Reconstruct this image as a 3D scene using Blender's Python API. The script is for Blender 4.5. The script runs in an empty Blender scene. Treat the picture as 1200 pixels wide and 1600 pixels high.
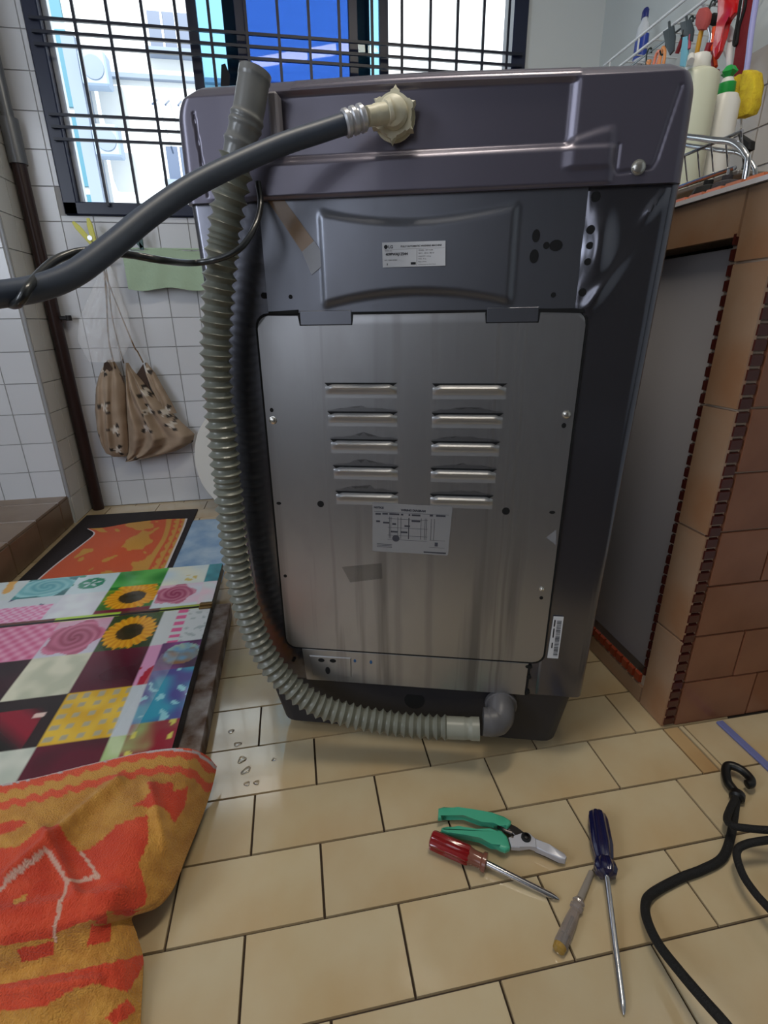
import bpy, bmesh, math, random
from mathutils import Vector, Matrix, noise
import numpy as np

# ------------------------------------------------------------------ camera
SC = bpy.context.scene
COL = SC.collection
random.seed(7)
EYE = Vector((0, 0, .8))                       # eye height, metres
F_PX = 779.985                                 # focal length for a 1200 x 1600 frame
ROWS = np.array([[.98434706, -.17574253, -.01324486],      # right
                 [.07488185, .34901885, .93411913],        # up
                 [.15954176, .92048922, -.3567156]])       # forward
cam_d = bpy.data.cameras.new('camera')
cam_d.sensor_fit = 'AUTO'
cam_d.sensor_width = 36
cam_d.lens = F_PX * 36 / 1600
cam_d.clip_start = .02
cam = bpy.data.objects.new('camera', cam_d)
COL.objects.link(cam)
mw = Matrix.Identity(4)
for i in range(3):
    mw[i][0] = ROWS[0][i]; mw[i][1] = ROWS[1][i]; mw[i][2] = -ROWS[2][i]; mw[i][3] = EYE[i]
cam.matrix_world = mw
SC.camera = cam

# ------------------------------------------------------------------ light and exposure
SC.view_settings.view_transform = 'Standard'
SC.view_settings.look = 'None'
SC.view_settings.gamma = 1
SC.view_settings.use_curve_mapping = False
SC.view_settings.exposure = 0.0
wd = bpy.data.worlds.new('daylight sky'); SC.world = wd; wd.use_nodes = True
wd.node_tree.nodes['Background'].inputs[0].default_value = (.80, .91, 1, 1)
wd.node_tree.nodes['Background'].inputs[1].default_value = 1.7

def lamp(name, kind, loc, aim, energy, colour, size=None, size_y=None):
    d = bpy.data.lights.new(name, kind); d.energy = energy; d.color = colour
    if kind == 'AREA':
        d.shape = 'RECTANGLE'; d.size = size; d.size_y = size_y or size
    elif size is not None and kind == 'SUN':
        d.angle = size
    o = bpy.data.objects.new(name, d); COL.objects.link(o); o.location = loc
    o.rotation_euler = (Vector(aim) - Vector(loc)).to_track_quat('-Z', 'Y').to_euler()
    return o
lamp('sun', 'SUN', (0, -5, 9), (1.5, 5, 2), 6.5, (.92, .97, 1), .01)
lamp('ceiling_tube_light', 'AREA', (.3, .6, 2.5), (.35, .5, 0), 18, (1, .91, .76), .9, .16)
lamp('bathroom_daylight', 'AREA', (-2.15, -.2, 1.6), (-.2, 1.1, .7), 30, (.80, .88, 1), .8, 1.4)
lamp('doorway_daylight', 'AREA', (-1.65, -1.95, 1.45), (.3, .9, .6), 12, (.84, .90, 1), 1.0, 1.7)

# ------------------------------------------------------------------ pixel helpers (1200 x 1600)
def ray(q):
    v = np.array([(q[0] - 600) / F_PX, -(q[1] - 800) / F_PX, 1.0])
    return Vector(ROWS.T @ v)
def fl(q, z=0):
    d = ray(q); return EYE + d * ((z - .8) / d.z)
def at_x(q, x):
    d = ray(q); return EYE + d * (x / d.x)
def at_y(q, y):
    d = ray(q); return EYE + d * (y / d.y)
def at_d(q, dep): return EYE + ray(q) * dep
UX = Vector((.95573, -.29424, 0)); UN = Vector((.29424, .95573, 0)); MD = .775
def at_m(q, off=0.0):                        # world point 'off' metres in front of the machine's back
    d = ray(q); return EYE + d * ((MD - off) / UN.dot(d))
def mp(q, off=0.0):                          # the same in the machine's own x, z
    w = at_m(q, off); return (UX.dot(w), w.z)

# ------------------------------------------------------------------ materials
def lin(c):
    return tuple((x / 12.92 if x <= .04045 else ((x + .055) / 1.055) ** 2.4) for x in c)
def S(r, g, b): return lin((r / 255, g / 255, b / 255))
MATS = {}
def mat(name, col=(.5, .5, .5), rough=.5, metal=0, var=0, vscale=8, bump=0, bscale=60, rnd=0, trans=0, alpha=1,
        coat=0, spec=.5, emit=0, stretch=(1, 1, 1), vcol2=None, attr=False, ior=1.45, sheen=0):
    if name in MATS: return MATS[name]
    m = bpy.data.materials.new(name); m.use_nodes = True
    nt = m.node_tree; N = nt.nodes; L = nt.links; b = N['Principled BSDF']
    I = b.inputs
    I['Base Color'].default_value = (*col, 1); I['Roughness'].default_value = rough; I['Metallic'].default_value = metal
    I['Specular IOR Level'].default_value = spec; I['IOR'].default_value = ior
    I['Transmission Weight'].default_value = trans; I['Alpha'].default_value = alpha
    I['Coat Weight'].default_value = coat; I['Coat Roughness'].default_value = .05
    I['Sheen Weight'].default_value = sheen
    src = None
    if attr:
        a = N.new('ShaderNodeAttribute'); a.attribute_name = 'print'; src = a.outputs['Color']
    def coords(sc):
        tc = N.new('ShaderNodeTexCoord'); mp_ = N.new('ShaderNodeMapping'); mp_.inputs['Scale'].default_value = sc
        L.new(tc.outputs['Object'], mp_.inputs['Vector']); return mp_.outputs['Vector']
    if var or vcol2:
        nz = N.new('ShaderNodeTexNoise'); nz.inputs['Scale'].default_value = vscale; nz.inputs['Detail'].default_value = 5
        L.new(coords(stretch), nz.inputs['Vector'])
        mx = N.new('ShaderNodeMix'); mx.data_type = 'RGBA'
        rp = N.new('ShaderNodeValToRGB'); rp.color_ramp.elements[0].position = .38; rp.color_ramp.elements[1].position = .66
        L.new(nz.outputs['Fac'], rp.inputs['Fac'])
        mx.blend_type = 'MIX'
        c2 = vcol2 or tuple(x * (1 - var) for x in col)
        mx.inputs[7].default_value = (*c2, 1)
        if src: L.new(src, mx.inputs[6]); 
        else: mx.inputs[6].default_value = (*col, 1)
        if src and not vcol2:
            mx.blend_type = 'MULTIPLY'; mx.inputs[7].default_value = (1 - var, 1 - var, 1 - var, 1)
        L.new(rp.outputs['Color'], mx.inputs[0]); src = mx.outputs[2]
    if rnd:
        oi = N.new('ShaderNodeObjectInfo'); mr = N.new('ShaderNodeMapRange')
        mr.inputs['To Min'].default_value = 1 - rnd; mr.inputs['To Max'].default_value = 1 + rnd * .6
        L.new(oi.outputs['Random'], mr.inputs['Value'])
        m2 = N.new('ShaderNodeMix'); m2.data_type = 'RGBA'; m2.blend_type = 'MULTIPLY'; m2.inputs[0].default_value = 1
        if src: L.new(src, m2.inputs[6])
        else: m2.inputs[6].default_value = (*col, 1)
        L.new(mr.outputs['Result'], m2.inputs[7]); src = m2.outputs[2]
    if src: L.new(src, I['Base Color'])
    if bump:
        nb = N.new('ShaderNodeTexNoise'); nb.inputs['Scale'].default_value = bscale; nb.inputs['Detail'].default_value = 4
        L.new(coords(stretch), nb.inputs['Vector'])
        bp = N.new('ShaderNodeBump'); bp.inputs['Strength'].default_value = bump; bp.inputs['Distance'].default_value = .004
        L.new(nb.outputs['Fac'], bp.inputs['Height']); L.new(bp.outputs['Normal'], I['Normal'])
    if emit:
        I['Emission Color'].default_value = (*col, 1); I['Emission Strength'].default_value = emit
    MATS[name] = m
    return m
def steel(name, col, rough, streak, streak_col, drips=(), bump=.05):
    """galvanised sheet with vertical runs of dirt"""
    m = mat(name, col, rough, metal=.85, bump=bump, bscale=9)
    nt = m.node_tree; N = nt.nodes; L = nt.links; b = N['Principled BSDF']
    tc = N.new('ShaderNodeTexCoord')
    def nz(sc, detail, lo, hi, scale=1):
        mp_ = N.new('ShaderNodeMapping'); mp_.inputs['Scale'].default_value = sc
        L.new(tc.outputs['Object'], mp_.inputs['Vector'])
        n = N.new('ShaderNodeTexNoise'); n.inputs['Scale'].default_value = scale; n.inputs['Detail'].default_value = detail
        L.new(mp_.outputs['Vector'], n.inputs['Vector'])
        r = N.new('ShaderNodeMapRange'); r.inputs['From Min'].default_value = lo; r.inputs['From Max'].default_value = hi
        L.new(n.outputs['Fac'], r.inputs['Value']); return r.outputs['Result']
    a = nz((26, 1, 1.2), 4, .53, .68); c = nz((9, 1, 5), 6, .5, .8)
    sx = N.new('ShaderNodeSeparateXYZ'); L.new(tc.outputs['Object'], sx.inputs['Vector'])
    zr = N.new('ShaderNodeMapRange'); zr.inputs['From Min'].default_value = .75; zr.inputs['From Max'].default_value = .2
    zr.inputs['To Min'].default_value = .25; L.new(sx.outputs['Z'], zr.inputs['Value'])
    mu = N.new('ShaderNodeMath'); mu.operation = 'MULTIPLY'; L.new(a, mu.inputs[0]); L.new(zr.outputs['Result'], mu.inputs[1])
    mx1 = N.new('ShaderNodeMath'); mx1.operation = 'MAXIMUM'; L.new(mu.outputs[0], mx1.inputs[0])
    m3 = N.new('ShaderNodeMath'); m3.operation = 'MULTIPLY'; m3.inputs[1].default_value = .45; L.new(c, m3.inputs[0]); L.new(m3.outputs[0], mx1.inputs[1])
    wob = N.new('ShaderNodeTexNoise'); wob.inputs['Scale'].default_value = 7; L.new(tc.outputs['Object'], wob.inputs['Vector'])
    wm_ = N.new('ShaderNodeMath'); wm_.operation = 'MULTIPLY_ADD'; wm_.inputs[1].default_value = .012; L.new(wob.outputs['Fac'], wm_.inputs[0]); L.new(sx.outputs['X'], wm_.inputs[2])
    for xd, wd_, sd in drips:
        su = N.new('ShaderNodeMath'); su.operation = 'SUBTRACT'; su.inputs[1].default_value = xd + .006; L.new(wm_.outputs[0], su.inputs[0])
        ab = N.new('ShaderNodeMath'); ab.operation = 'ABSOLUTE'; L.new(su.outputs[0], ab.inputs[0])
        mr_ = N.new('ShaderNodeMapRange'); mr_.inputs['From Min'].default_value = wd_; mr_.inputs['From Max'].default_value = wd_ * .3; mr_.inputs['To Max'].default_value = sd; L.new(ab.outputs[0], mr_.inputs['Value'])
        m4 = N.new('ShaderNodeMath'); m4.operation = 'MAXIMUM'; L.new(mx1.outputs[0], m4.inputs[0]); L.new(mr_.outputs['Result'], m4.inputs[1]); mx1 = m4
    k = N.new('ShaderNodeMath'); k.operation = 'MULTIPLY'; k.inputs[1].default_value = streak; k.use_clamp = True; L.new(mx1.outputs[0], k.inputs[0])
    mix = N.new('ShaderNodeMix'); mix.data_type = 'RGBA'; mix.inputs[6].default_value = (*col, 1); mix.inputs[7].default_value = (*streak_col, 1)
    L.new(k.outputs[0], mix.inputs[0]); L.new(mix.outputs[2], b.inputs['Base Color'])
    rr = N.new('ShaderNodeMapRange'); rr.inputs['To Min'].default_value = rough; rr.inputs['To Max'].default_value = min(1, rough + .3)
    L.new(k.outputs[0], rr.inputs['Value']); L.new(rr.outputs['Result'], b.inputs['Roughness'])
    return m
def film(name, col, opac, rough=.1):
    """clear sheet: coloured see-through plus a weak gloss and a milky veil"""
    m = bpy.data.materials.new(name); m.use_nodes = True; nt = m.node_tree; N = nt.nodes; L = nt.links
    out = N['Material Output']; b = N['Principled BSDF']; b.inputs['Base Color'].default_value = (*col, 1); b.inputs['Roughness'].default_value = rough
    t = N.new('ShaderNodeBsdfTransparent'); t.inputs[0].default_value = (*[1 if opac < .3 else c for c in col], 1)
    mx = N.new('ShaderNodeMixShader'); mx.inputs[0].default_value = opac
    L.new(t.outputs[0], mx.inputs[1]); L.new(b.outputs[0], mx.inputs[2]); L.new(mx.outputs[0], out.inputs['Surface'])
    return m
def pane(name, col, gloss=.08):
    m = bpy.data.materials.new(name); m.use_nodes = True; nt = m.node_tree; N = nt.nodes; L = nt.links
    out = N['Material Output']; N.remove(N['Principled BSDF'])
    t = N.new('ShaderNodeBsdfTransparent'); t.inputs[0].default_value = (*col, 1)
    g = N.new('ShaderNodeBsdfGlossy'); g.inputs['Roughness'].default_value = .02
    mx = N.new('ShaderNodeMixShader'); mx.inputs[0].default_value = gloss
    L.new(t.outputs[0], mx.inputs[1]); L.new(g.outputs[0], mx.inputs[2]); L.new(mx.outputs[0], out.inputs['Surface'])
    return m

# ------------------------------------------------------------------ mesh builder
class MB:
    def __init__(s): s.v = []; s.f = []; s.c = []
    def add(s, v, f, M=None):
        b = len(s.v)
        s.v += [(M @ Vector(p)) if M else Vector(p) for p in v]
        s.f += [tuple(b + i for i in q) for q in f]; return s
    def from_bm(s, bm, M=None):
        bm.verts.index_update()
        s.add([v.co.copy() for v in bm.verts], [[v.index for v in f.verts] for f in bm.faces], M); bm.free(); return s
    def box(s, lo, hi, bev=0, seg=1, M=None):
        lo = Vector(lo); hi = Vector(hi); bm = bmesh.new(); bmesh.ops.create_cube(bm, size=1)
        for v in bm.verts: v.co = Vector([(lo[i] + hi[i]) / 2 + v.co[i] * (hi[i] - lo[i]) for i in range(3)])
        if bev: bmesh.ops.bevel(bm, geom=bm.edges[:], offset=bev, segments=seg, profile=.5, affect='EDGES')
        return s.from_bm(bm, M)
    def prism(s, poly, z0, z1, bev=0, seg=1, M=None, top_only=True):
        """poly: 2-D outline, extruded along z"""
        bm = bmesh.new(); a = sum(poly[i][0] * poly[(i + 1) % len(poly)][1] - poly[(i + 1) % len(poly)][0] * poly[i][1] for i in range(len(poly)))
        if a < 0: poly = poly[::-1]
        lo = [bm.verts.new((p[0], p[1], z0)) for p in poly]; hi = [bm.verts.new((p[0], p[1], z1)) for p in poly]
        n = len(poly); bm.faces.new(lo[::-1]); top = bm.faces.new(hi)
        for i in range(n): bm.faces.new((lo[i], lo[(i + 1) % n], hi[(i + 1) % n], hi[i]))
        if bev:
            ed = list(top.edges) if top_only else [e for f in bm.faces if len(f.verts) == n for e in f.edges]
            bmesh.ops.bevel(bm, geom=ed, offset=bev, segments=seg, profile=.5, affect='EDGES')
        bmesh.ops.triangulate(bm, faces=[f for f in bm.faces if len(f.verts) > 4])
        return s.from_bm(bm, M)
    def tube(s, pts, r, seg=12, cap=True, flat=1.0, M=None):
        pts = [Vector(p) for p in pts]; n = len(pts); rr = r if isinstance(r, (list, tuple)) else [r] * n
        tan = [(pts[min(i + 1, n - 1)] - pts[max(i - 1, 0)]).normalized() for i in range(n)]
        up = Vector((0, 0, 1)) if abs(tan[0].z) < .9 else Vector((1, 0, 0))
        nn = (up - tan[0] * up.dot(tan[0])).normalized(); V = []; Fc = []
        for i in range(n):
            nn = (nn - tan[i] * nn.dot(tan[i])).normalized(); bb = tan[i].cross(nn)
            for k in range(seg):
                a = 2 * math.pi * k / seg
                V.append(pts[i] + nn * math.cos(a) * rr[i] * flat + bb * math.sin(a) * rr[i])
        for i in range(n - 1):
            for k in range(seg):
                k2 = (k + 1) % seg; Fc.append((i * seg + k, i * seg + k2, (i + 1) * seg + k2, (i + 1) * seg + k))
        if cap: Fc.append(tuple(range(seg))[::-1]); Fc.append(tuple((n - 1) * seg + k for k in range(seg)))
        return s.add(V, Fc, M)
    def lathe(s, prof, seg=24, M=None, lobes=0, depth=0, cap=True):
        """prof: (radius, height) pairs about local z"""
        V = []; Fc = []; n = len(prof)
        for r, z in prof:
            for k in range(seg):
                a = 2 * math.pi * k / seg; q = r * (1 - depth * (.5 + .5 * math.cos(lobes * a))) if lobes else r
                V.append((q * math.cos(a), q * math.sin(a), z))
        for i in range(n - 1):
            for k in range(seg):
                k2 = (k + 1) % seg; Fc.append((i * seg + k, i * seg + k2, (i + 1) * seg + k2, (i + 1) * seg + k))
        if cap: Fc.append(tuple(range(seg))[::-1]); Fc.append(tuple((n - 1) * seg + k for k in range(seg)))
        return s.add(V, Fc, M)
    def grid(s, fn, nu, nv, M=None, closed=False):
        V = [fn(i / nu, j / nv) for j in range(nv + 1) for i in range(nu + 1)]
        Fc = [(j * (nu + 1) + i, j * (nu + 1) + i + 1, (j + 1) * (nu + 1) + i + 1, (j + 1) * (nu + 1) + i) for j in range(nv) for i in range(nu)]
        return s.add(V, Fc, M)
    def mesh(s, name, m, smooth=True, ang=35, colours=None):
        me = bpy.data.meshes.new(name); me.from_pydata([tuple(v) for v in s.v], [], s.f)
        me.materials.append(m)
        if colours is not None:
            at = me.attributes.new('print', 'FLOAT_COLOR', 'POINT')
            at.data.foreach_set('color', np.array(colours, dtype=np.float32).ravel())
        if smooth:
            me.polygons.foreach_set('use_smooth', [True] * len(me.polygons))
            try: me.set_sharp_from_angle(angle=math.radians(ang))
            except Exception: pass
        me.update(); return me
    def build(s, name, m, parent=None, world=False, smooth=True, ang=35, colours=None, recentre=True, fix=True):
        """parent given: vertices are in the parent's frame, or in world space when world=True"""
        loc = Vector((0, 0, 0))
        if parent is not None and world:
            inv = frame(parent).inverted(); s.v = [inv @ v for v in s.v]
        if parent is None and recentre:
            xs = [v.x for v in s.v]; ys = [v.y for v in s.v]; zs = [v.z for v in s.v]
            loc = Vector(((min(xs) + max(xs)) / 2, (min(ys) + max(ys)) / 2, min(zs))); s.v = [v - loc for v in s.v]
        me = s.mesh(name, m, smooth, ang, colours)
        if fix:
            bm = bmesh.new(); bm.from_mesh(me); bmesh.ops.recalc_face_normals(bm, faces=bm.faces[:]); bm.to_mesh(me); bm.free()
        o = bpy.data.objects.new(name, me); COL.objects.link(o); o.location = loc
        if parent is not None: o.parent = parent
        return o
FR = {}
def frame(o):
    if o.name in FR: return FR[o.name]
    if o.parent is not None: return frame(o.parent) @ Matrix.Translation(o.location)
    return Matrix.Translation(o.location)
def tag(o, label=None, cat=None, group=None, kind=None):
    if label: o['label'] = label
    if cat: o['category'] = cat
    if group: o['group'] = group
    if kind: o['kind'] = kind
    return o
def thing(name, label, cat, loc=(0, 0, 0), rz=0, group=None):
    o = bpy.data.objects.new(name, None); COL.objects.link(o); o.empty_display_size = .05
    o.location = loc; o.rotation_euler = (0, 0, rz); FR[o.name] = Matrix.Translation(Vector(loc)) @ Matrix.Rotation(rz, 4, 'Z')
    return tag(o, label, cat, group)
def struct_root(name):
    o = bpy.data.objects.new(name, None); COL.objects.link(o); o['kind'] = 'structure'; FR[o.name] = Matrix.Identity(4); return o
def spline(pts, n=8):
    P = [Vector(p) for p in pts]; P = [P[0] * 2 - P[1]] + P + [P[-1] * 2 - P[-2]]; out = []
    for i in range(1, len(P) - 2):
        a, b, c, d = P[i - 1:i + 3]
        for k in range(n):
            t = k / n
            out.append(.5 * ((2 * b) + (c - a) * t + (2 * a - 5 * b + 4 * c - d) * t * t + (3 * b - 3 * c + d - a) * t ** 3))
    out.append(P[-2]); return out
def basis(origin, xa, ya):
    xa = Vector(xa).normalized(); ya = Vector(ya); za = xa.cross(ya).normalized(); ya = za.cross(xa)
    M = Matrix.Identity(4)
    for i in range(3): M[i][0] = xa[i]; M[i][1] = ya[i]; M[i][2] = za[i]; M[i][3] = origin[i]
    return M
def axis(p0, p1):                              # local z runs from p0 to p1
    p0 = Vector(p0); z = (Vector(p1) - p0).normalized(); x = Vector((0, 0, 1)) if abs(z.z) < .9 else Vector((1, 0, 0))
    x = (x - z * x.dot(z)).normalized(); return basis(p0, x, z.cross(x))
def inpoly(p, poly):
    x, y = p; c = False; j = len(poly) - 1
    for i in range(len(poly)):
        xi, yi = poly[i]; xj, yj = poly[j]
        if (yi > y) != (yj > y) and x < (xj - xi) * (y - yi) / (yj - yi) + xi: c = not c
        j = i
    return c
def segd(p, a, b):
    ax, ay = a; bx, by = b; dx, dy = bx - ax, by - ay; t = max(0, min(1, ((p[0] - ax) * dx + (p[1] - ay) * dy) / (dx * dx + dy * dy + 1e-12)))
    return math.hypot(p[0] - ax - t * dx, p[1] - ay - t * dy)
def sst(a, b, x):
    t = max(0, min(1, (x - a) / (b - a))) if a != b else float(x > a); return t * t * (3 - 2 * t)
def text_mesh(body, size, M, mb, bold=.0):
    c = bpy.data.curves.new('lettering', 'FONT'); c.body = body; c.size = size; c.align_x = 'LEFT'; c.resolution_u = 2; c.offset = bold
    o = bpy.data.objects.new('lettering', c); COL.objects.link(o)
    dg = bpy.context.evaluated_depsgraph_get(); dg.update()
    me = bpy.data.meshes.new_from_object(o.evaluated_get(dg))
    mb.add([v.co.copy() for v in me.vertices], [list(p.vertices) for p in me.polygons], M)
    bpy.data.objects.remove(o); bpy.data.curves.remove(c); bpy.data.meshes.remove(me)

# ================================================================== SETTING
m_paint = mat('pale wall paint', S(208, 213, 214), .7, bump=.03)
m_grout = mat('grey tile grout', S(158, 157, 157), .9)
m_tile = mat('white glazed wall tile', S(205, 207, 212), .18, rnd=.035, bump=.015, bscale=14)
m_floor_grout = mat('dark floor grout', S(62, 50, 40), .95)
m_floor = mat('beige glazed floor tile', S(192, 175, 142), .12, rnd=.07, bump=.006, bscale=20, vcol2=S(184, 158, 118), vscale=4, spec=.9, coat=.35)
m_floor_o = mat('orange floor tile', S(180, 150, 108), .3, rnd=.05, vcol2=S(166, 132, 90), vscale=5)
XR, XL, YB, YN, ZC = 1.36, -2.3, 2.42, -2.2, 2.6
GR = .0022
floor = struct_root('floor')
MB().box((XL, YN, -.12), (XR, YB + .1, -.004)).build('grout_bed', m_floor_grout, floor)
def tile_mesh(w, h, t, bev, m, name):
    mb = MB(); a, b = w / 2, h / 2
    mb.add([(-a, -b, 0), (a, -b, 0), (a, b, 0), (-a, b, 0), (-a + bev, -b + bev, t), (a - bev, -b + bev, t), (a - bev, b - bev, t), (-a + bev, b - bev, t)],
           [(4, 5, 6, 7), (0, 1, 5, 4), (1, 2, 6, 5), (2, 3, 7, 6), (3, 0, 4, 7)])
    return mb.mesh(name, m, smooth=False)
TM = {}
def tile(name, parent, x0, x1, y0, y1, M, m, t=.006, bev=.0009, gap=GR):
    """one tile between two grid lines on a plane M (local x, y, outward z)"""
    w, h = x1 - x0 - gap, y1 - y0 - gap
    if w < .004 or h < .004: return
    key = (m.name, round(w, 4), round(h, 4), round(t, 4))
    if key not in TM: TM[key] = tile_mesh(w, h, t, bev, m, name)
    o = bpy.data.objects.new(name, TM[key]); COL.objects.link(o)
    o.matrix_local = M @ Matrix.Translation(((x0 + x1) / 2, (y0 + y1) / 2, random.uniform(-.0004, .0004) if t > .004 else 0)); o.parent = parent
    return o
TW, TH, Y0 = .2187, .11299, .81067
MF = Matrix.Translation((0, 0, -.006))
CX, CY = .703, .70                               # counter corner
for k in range(-15, 7):
    ylo, yhi = Y0 - (k + 1) * TH, Y0 - k * TH     # tile row between two row lines
    ph = -.013 if k % 2 == 0 else .0945
    j0 = math.floor((-.965 - ph) / TW)
    for j in range(j0, 7):
        a, b = ph + j * TW, ph + (j + 1) * TW
        if yhi > YB: yhi = YB
        if a > XR: continue
        if yhi > CY + .05 and a > CX + .1: continue
        lo = max(a, -.99); hi = min(b, XR)
        if k == 1 and a < CX < b and CX - a > .02:
            tile('floor_tile', floor, lo, CX, ylo, yhi, MF, m_floor); tile('floor_tile', floor, CX, CX + .036, ylo, yhi, MF, m_floor_o)
            tile('floor_tile', floor, CX + .036, hi, ylo, yhi, MF, m_floor); continue
        tile('floor_tile', floor, lo, hi, ylo, yhi, MF, m_floor_o if (lo > .83 and k <= 1) else m_floor)
# walls
WX0, WX1, WZ0, WZ1 = -.822, 1.025, 1.203, 2.25
wb = struct_root('wall_back')
mb = MB()
mb.box((XL, YB, 0), (WX0, YB + .12, ZC)).box((WX1, YB, 0), (XR + .12, YB + .12, ZC))
mb.box((WX0, YB, 0), (WX1, YB + .12, WZ0)).box((WX0, YB, WZ1), (WX1, YB + .12, ZC))
mb.build('wall_panel', m_paint, wb, smooth=False)
TP = .118
MBK = basis((0, YB, 0), (1, 0, 0), (0, 0, 1))
m_bk = Matrix(MBK)
# dark grout sheet behind the tiles
MB().box((-.965, YB - .002, 0), (.12, YB - .0005, WZ0)).box((-.965, YB - .002, WZ0), (WX0 - .004, YB - .0005, 2.48)).build('grout_bed', m_grout, wb, smooth=False)
zlines = [0, .001] + [.119 + TP * i for i in range(21)]
for r in range(1, len(zlines) - 1):
    z0, z1 = zlines[r], zlines[r + 1]
    for c in range(-4, 6):
        x0, x1 = -.49 + TP * c, -.49 + TP * (c + 1)
        x0 = max(x0, -.965)
        if z1 > WZ0: 
            if z0 < WZ0 - .01: z1u = WZ0 if x1 > WX0 else z1
            else: z1u = z1
            if z0 >= WZ0 - .01:
                if x0 >= WX0 - .005: continue
                x1 = min(x1, WX0 - .003)
        else: z1u = z1
        tile('wall_tile', wb, x0, x1, z0, z1u, basis((0, YB - .002, 0), (1, 0, 0), (0, 0, 1)), m_tile, t=.004, gap=.0022)
wl = struct_root('wall_left')
AX, BY = -.975, 2.215
MB().box((XL, BY, 0), (AX, YB, ZC)).build('wall_pier', m_paint, wl, smooth=False)
MB().box((XL, BY - .0015, .12), (AX - .006, BY - .0003, 2.48)).box((AX + .0003, BY + .006, 0), (AX + .0015, YB, 2.48)).build('grout_bed', m_grout, wl, smooth=False)
MB().tube([(AX - .001, BY + .001, .12), (AX - .001, BY + .001, 2.5)], .006, 10).build('corner_bead', mat('grey corner bead', S(150, 152, 155), .4), wl)
for r in range(1, len(zlines) - 1):
    z0, z1 = zlines[r], zlines[r + 1]
    for c in range(2):
        tile('wall_tile', wl, BY + .004 + .1 * c, BY + .004 + .1 * (c + 1), z0, z1, basis((AX + .0015, 0, 0), (0, 1, 0), (0, 0, 1)), mat('cream glazed wall tile', S(205, 203, 198), .25, rnd=.03), t=.004, gap=.0022)
    if z0 < .11: continue
    for c in range(5):
        tile('wall_tile', wl, AX - .008 - TP * (c + 1), AX - .008 - TP * c, z0, z1, basis((0, BY - .0015, 0), (1, 0, 0), (0, 0, 1)), m_tile, t=.004, gap=.0022)
MB().box((XL - .1, YN, 0), (XL, YB, ZC)).build('wall_far_left', m_paint, smooth=False)['kind'] = 'structure'
wr = struct_root('wall_right')
MB().box((XR, YN, 0), (XR + .12, YB, ZC)).build('wall_panel', mat('pale blue grey wall paint', S(196, 204, 206), .6), wr, smooth=False)
MB().box((XR - .0015, .3, 1.0), (XR - .0003, 2.3, 1.5)).build('grout_bed', m_grout, wr, smooth=False)
for r in range(5):
    for c in range(20):
        tile('wall_tile', wr, -2.3 + c * .1, -2.2 + c * .1, 1.0 + r * .1, 1.1 + r * .1, basis((XR - .0015, 0, 0), (0, -1, 0), (0, 0, 1)), mat('greyish wall tile', S(178, 172, 166), .3, rnd=.05), t=.004, gap=.003)
MB().box((XL, YN - .1, 0), (XR, YN, ZC)).build('wall_near', mat('grey brown wall', S(92, 86, 80), .7), smooth=False)['kind'] = 'structure'
MB().box((XL, YN, ZC), (XR, YB, ZC + .1)).build('ceiling', mat('white ceiling paint', S(215, 214, 208), .8), smooth=False)['kind'] = 'structure'
# bathroom step
m_brown = mat('brown glazed step tile', S(128, 106, 84), .3, rnd=.05, vcol2=S(112, 90, 70), vscale=6)
st = tag(struct_root('trim_1'), 'brown tiled kerb of the raised step below the white wall')
MB().box((XL, .55, 0), (-.987, BY, .118)).build('step_core', mat('pale step grout', S(150, 136, 118), .9), st, smooth=False)
for i in range(8):
    a = BY - .09 - .2 * i
    y1 = BY if i == 0 else a + .2
    tile('kerb_tile', st, a, y1, 0.0, .118, basis((-.987, 0, 0), (0, 1, 0), (0, 0, 1)), m_brown, t=.007, bev=.003, gap=.0025)
    tile('step_tile', st, -1.42, -.98, a, y1, Matrix.Translation((0, 0, .118)), m_brown, t=.007, bev=.003, gap=.0025)

# ------------------------------------------------------------------ window with grille
m_frame = mat('dark navy window frame', S(28, 34, 58), .35)
m_bar = mat('black painted grille bar', S(24, 28, 44), .4)
win = tag(struct_root('window_1'), 'sliding window with dark frame, grille bars and a blue glass sash')
mb = MB()
fy0, fy1 = YB - .02, YB + .09
mb.box((WX0, fy0, WZ0), (WX1, fy1, WZ0 + .045), .004).box((WX0, fy0, WZ1 - .05), (WX1, fy1, WZ1), .004)
mb.box((WX0, fy0, WZ0), (WX0 + .05, fy1, WZ1), .004).box((WX1 - .06, fy0, WZ0), (WX1, fy1, WZ1), .004)
mb.build('window_frame', m_frame, win)
gy = YB - .03
bx = [-.77, -.656, -.545, -.428, -.315, -.2, -.071, .044, .157, .27, .395, .51, .622, .73, .836, .938]
for x in bx[1:]:
    MB().box((x - .005, gy - .005, WZ0 + .03), (x + .005, gy + .005, WZ1 - .02)).build('grille_bar', m_bar, win, smooth=False)
for z in (1.445, 1.483, 1.52, 1.722, 1.757, 1.794, 2.0, 2.04, 2.08):
    MB().box((WX0 + .02, gy - .0045, z - .0045), (WX1 - .02, gy + .0045, z + .0045)).build('grille_bar', m_bar, win, smooth=False)
m_alu = mat('pale aluminium window track', S(190, 196, 205), .35, metal=.4)
MB().box((-.772, YB + .02, WZ0 + .04), (-.752, YB + .05, WZ1 - .04), .002).build('window_track', m_alu, win)
m_blue = pane('deep blue tinted glass', S(158, 172, 218), .012); m_cyan = pane('pale cyan tinted glass', S(176, 208, 224), .012)
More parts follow.
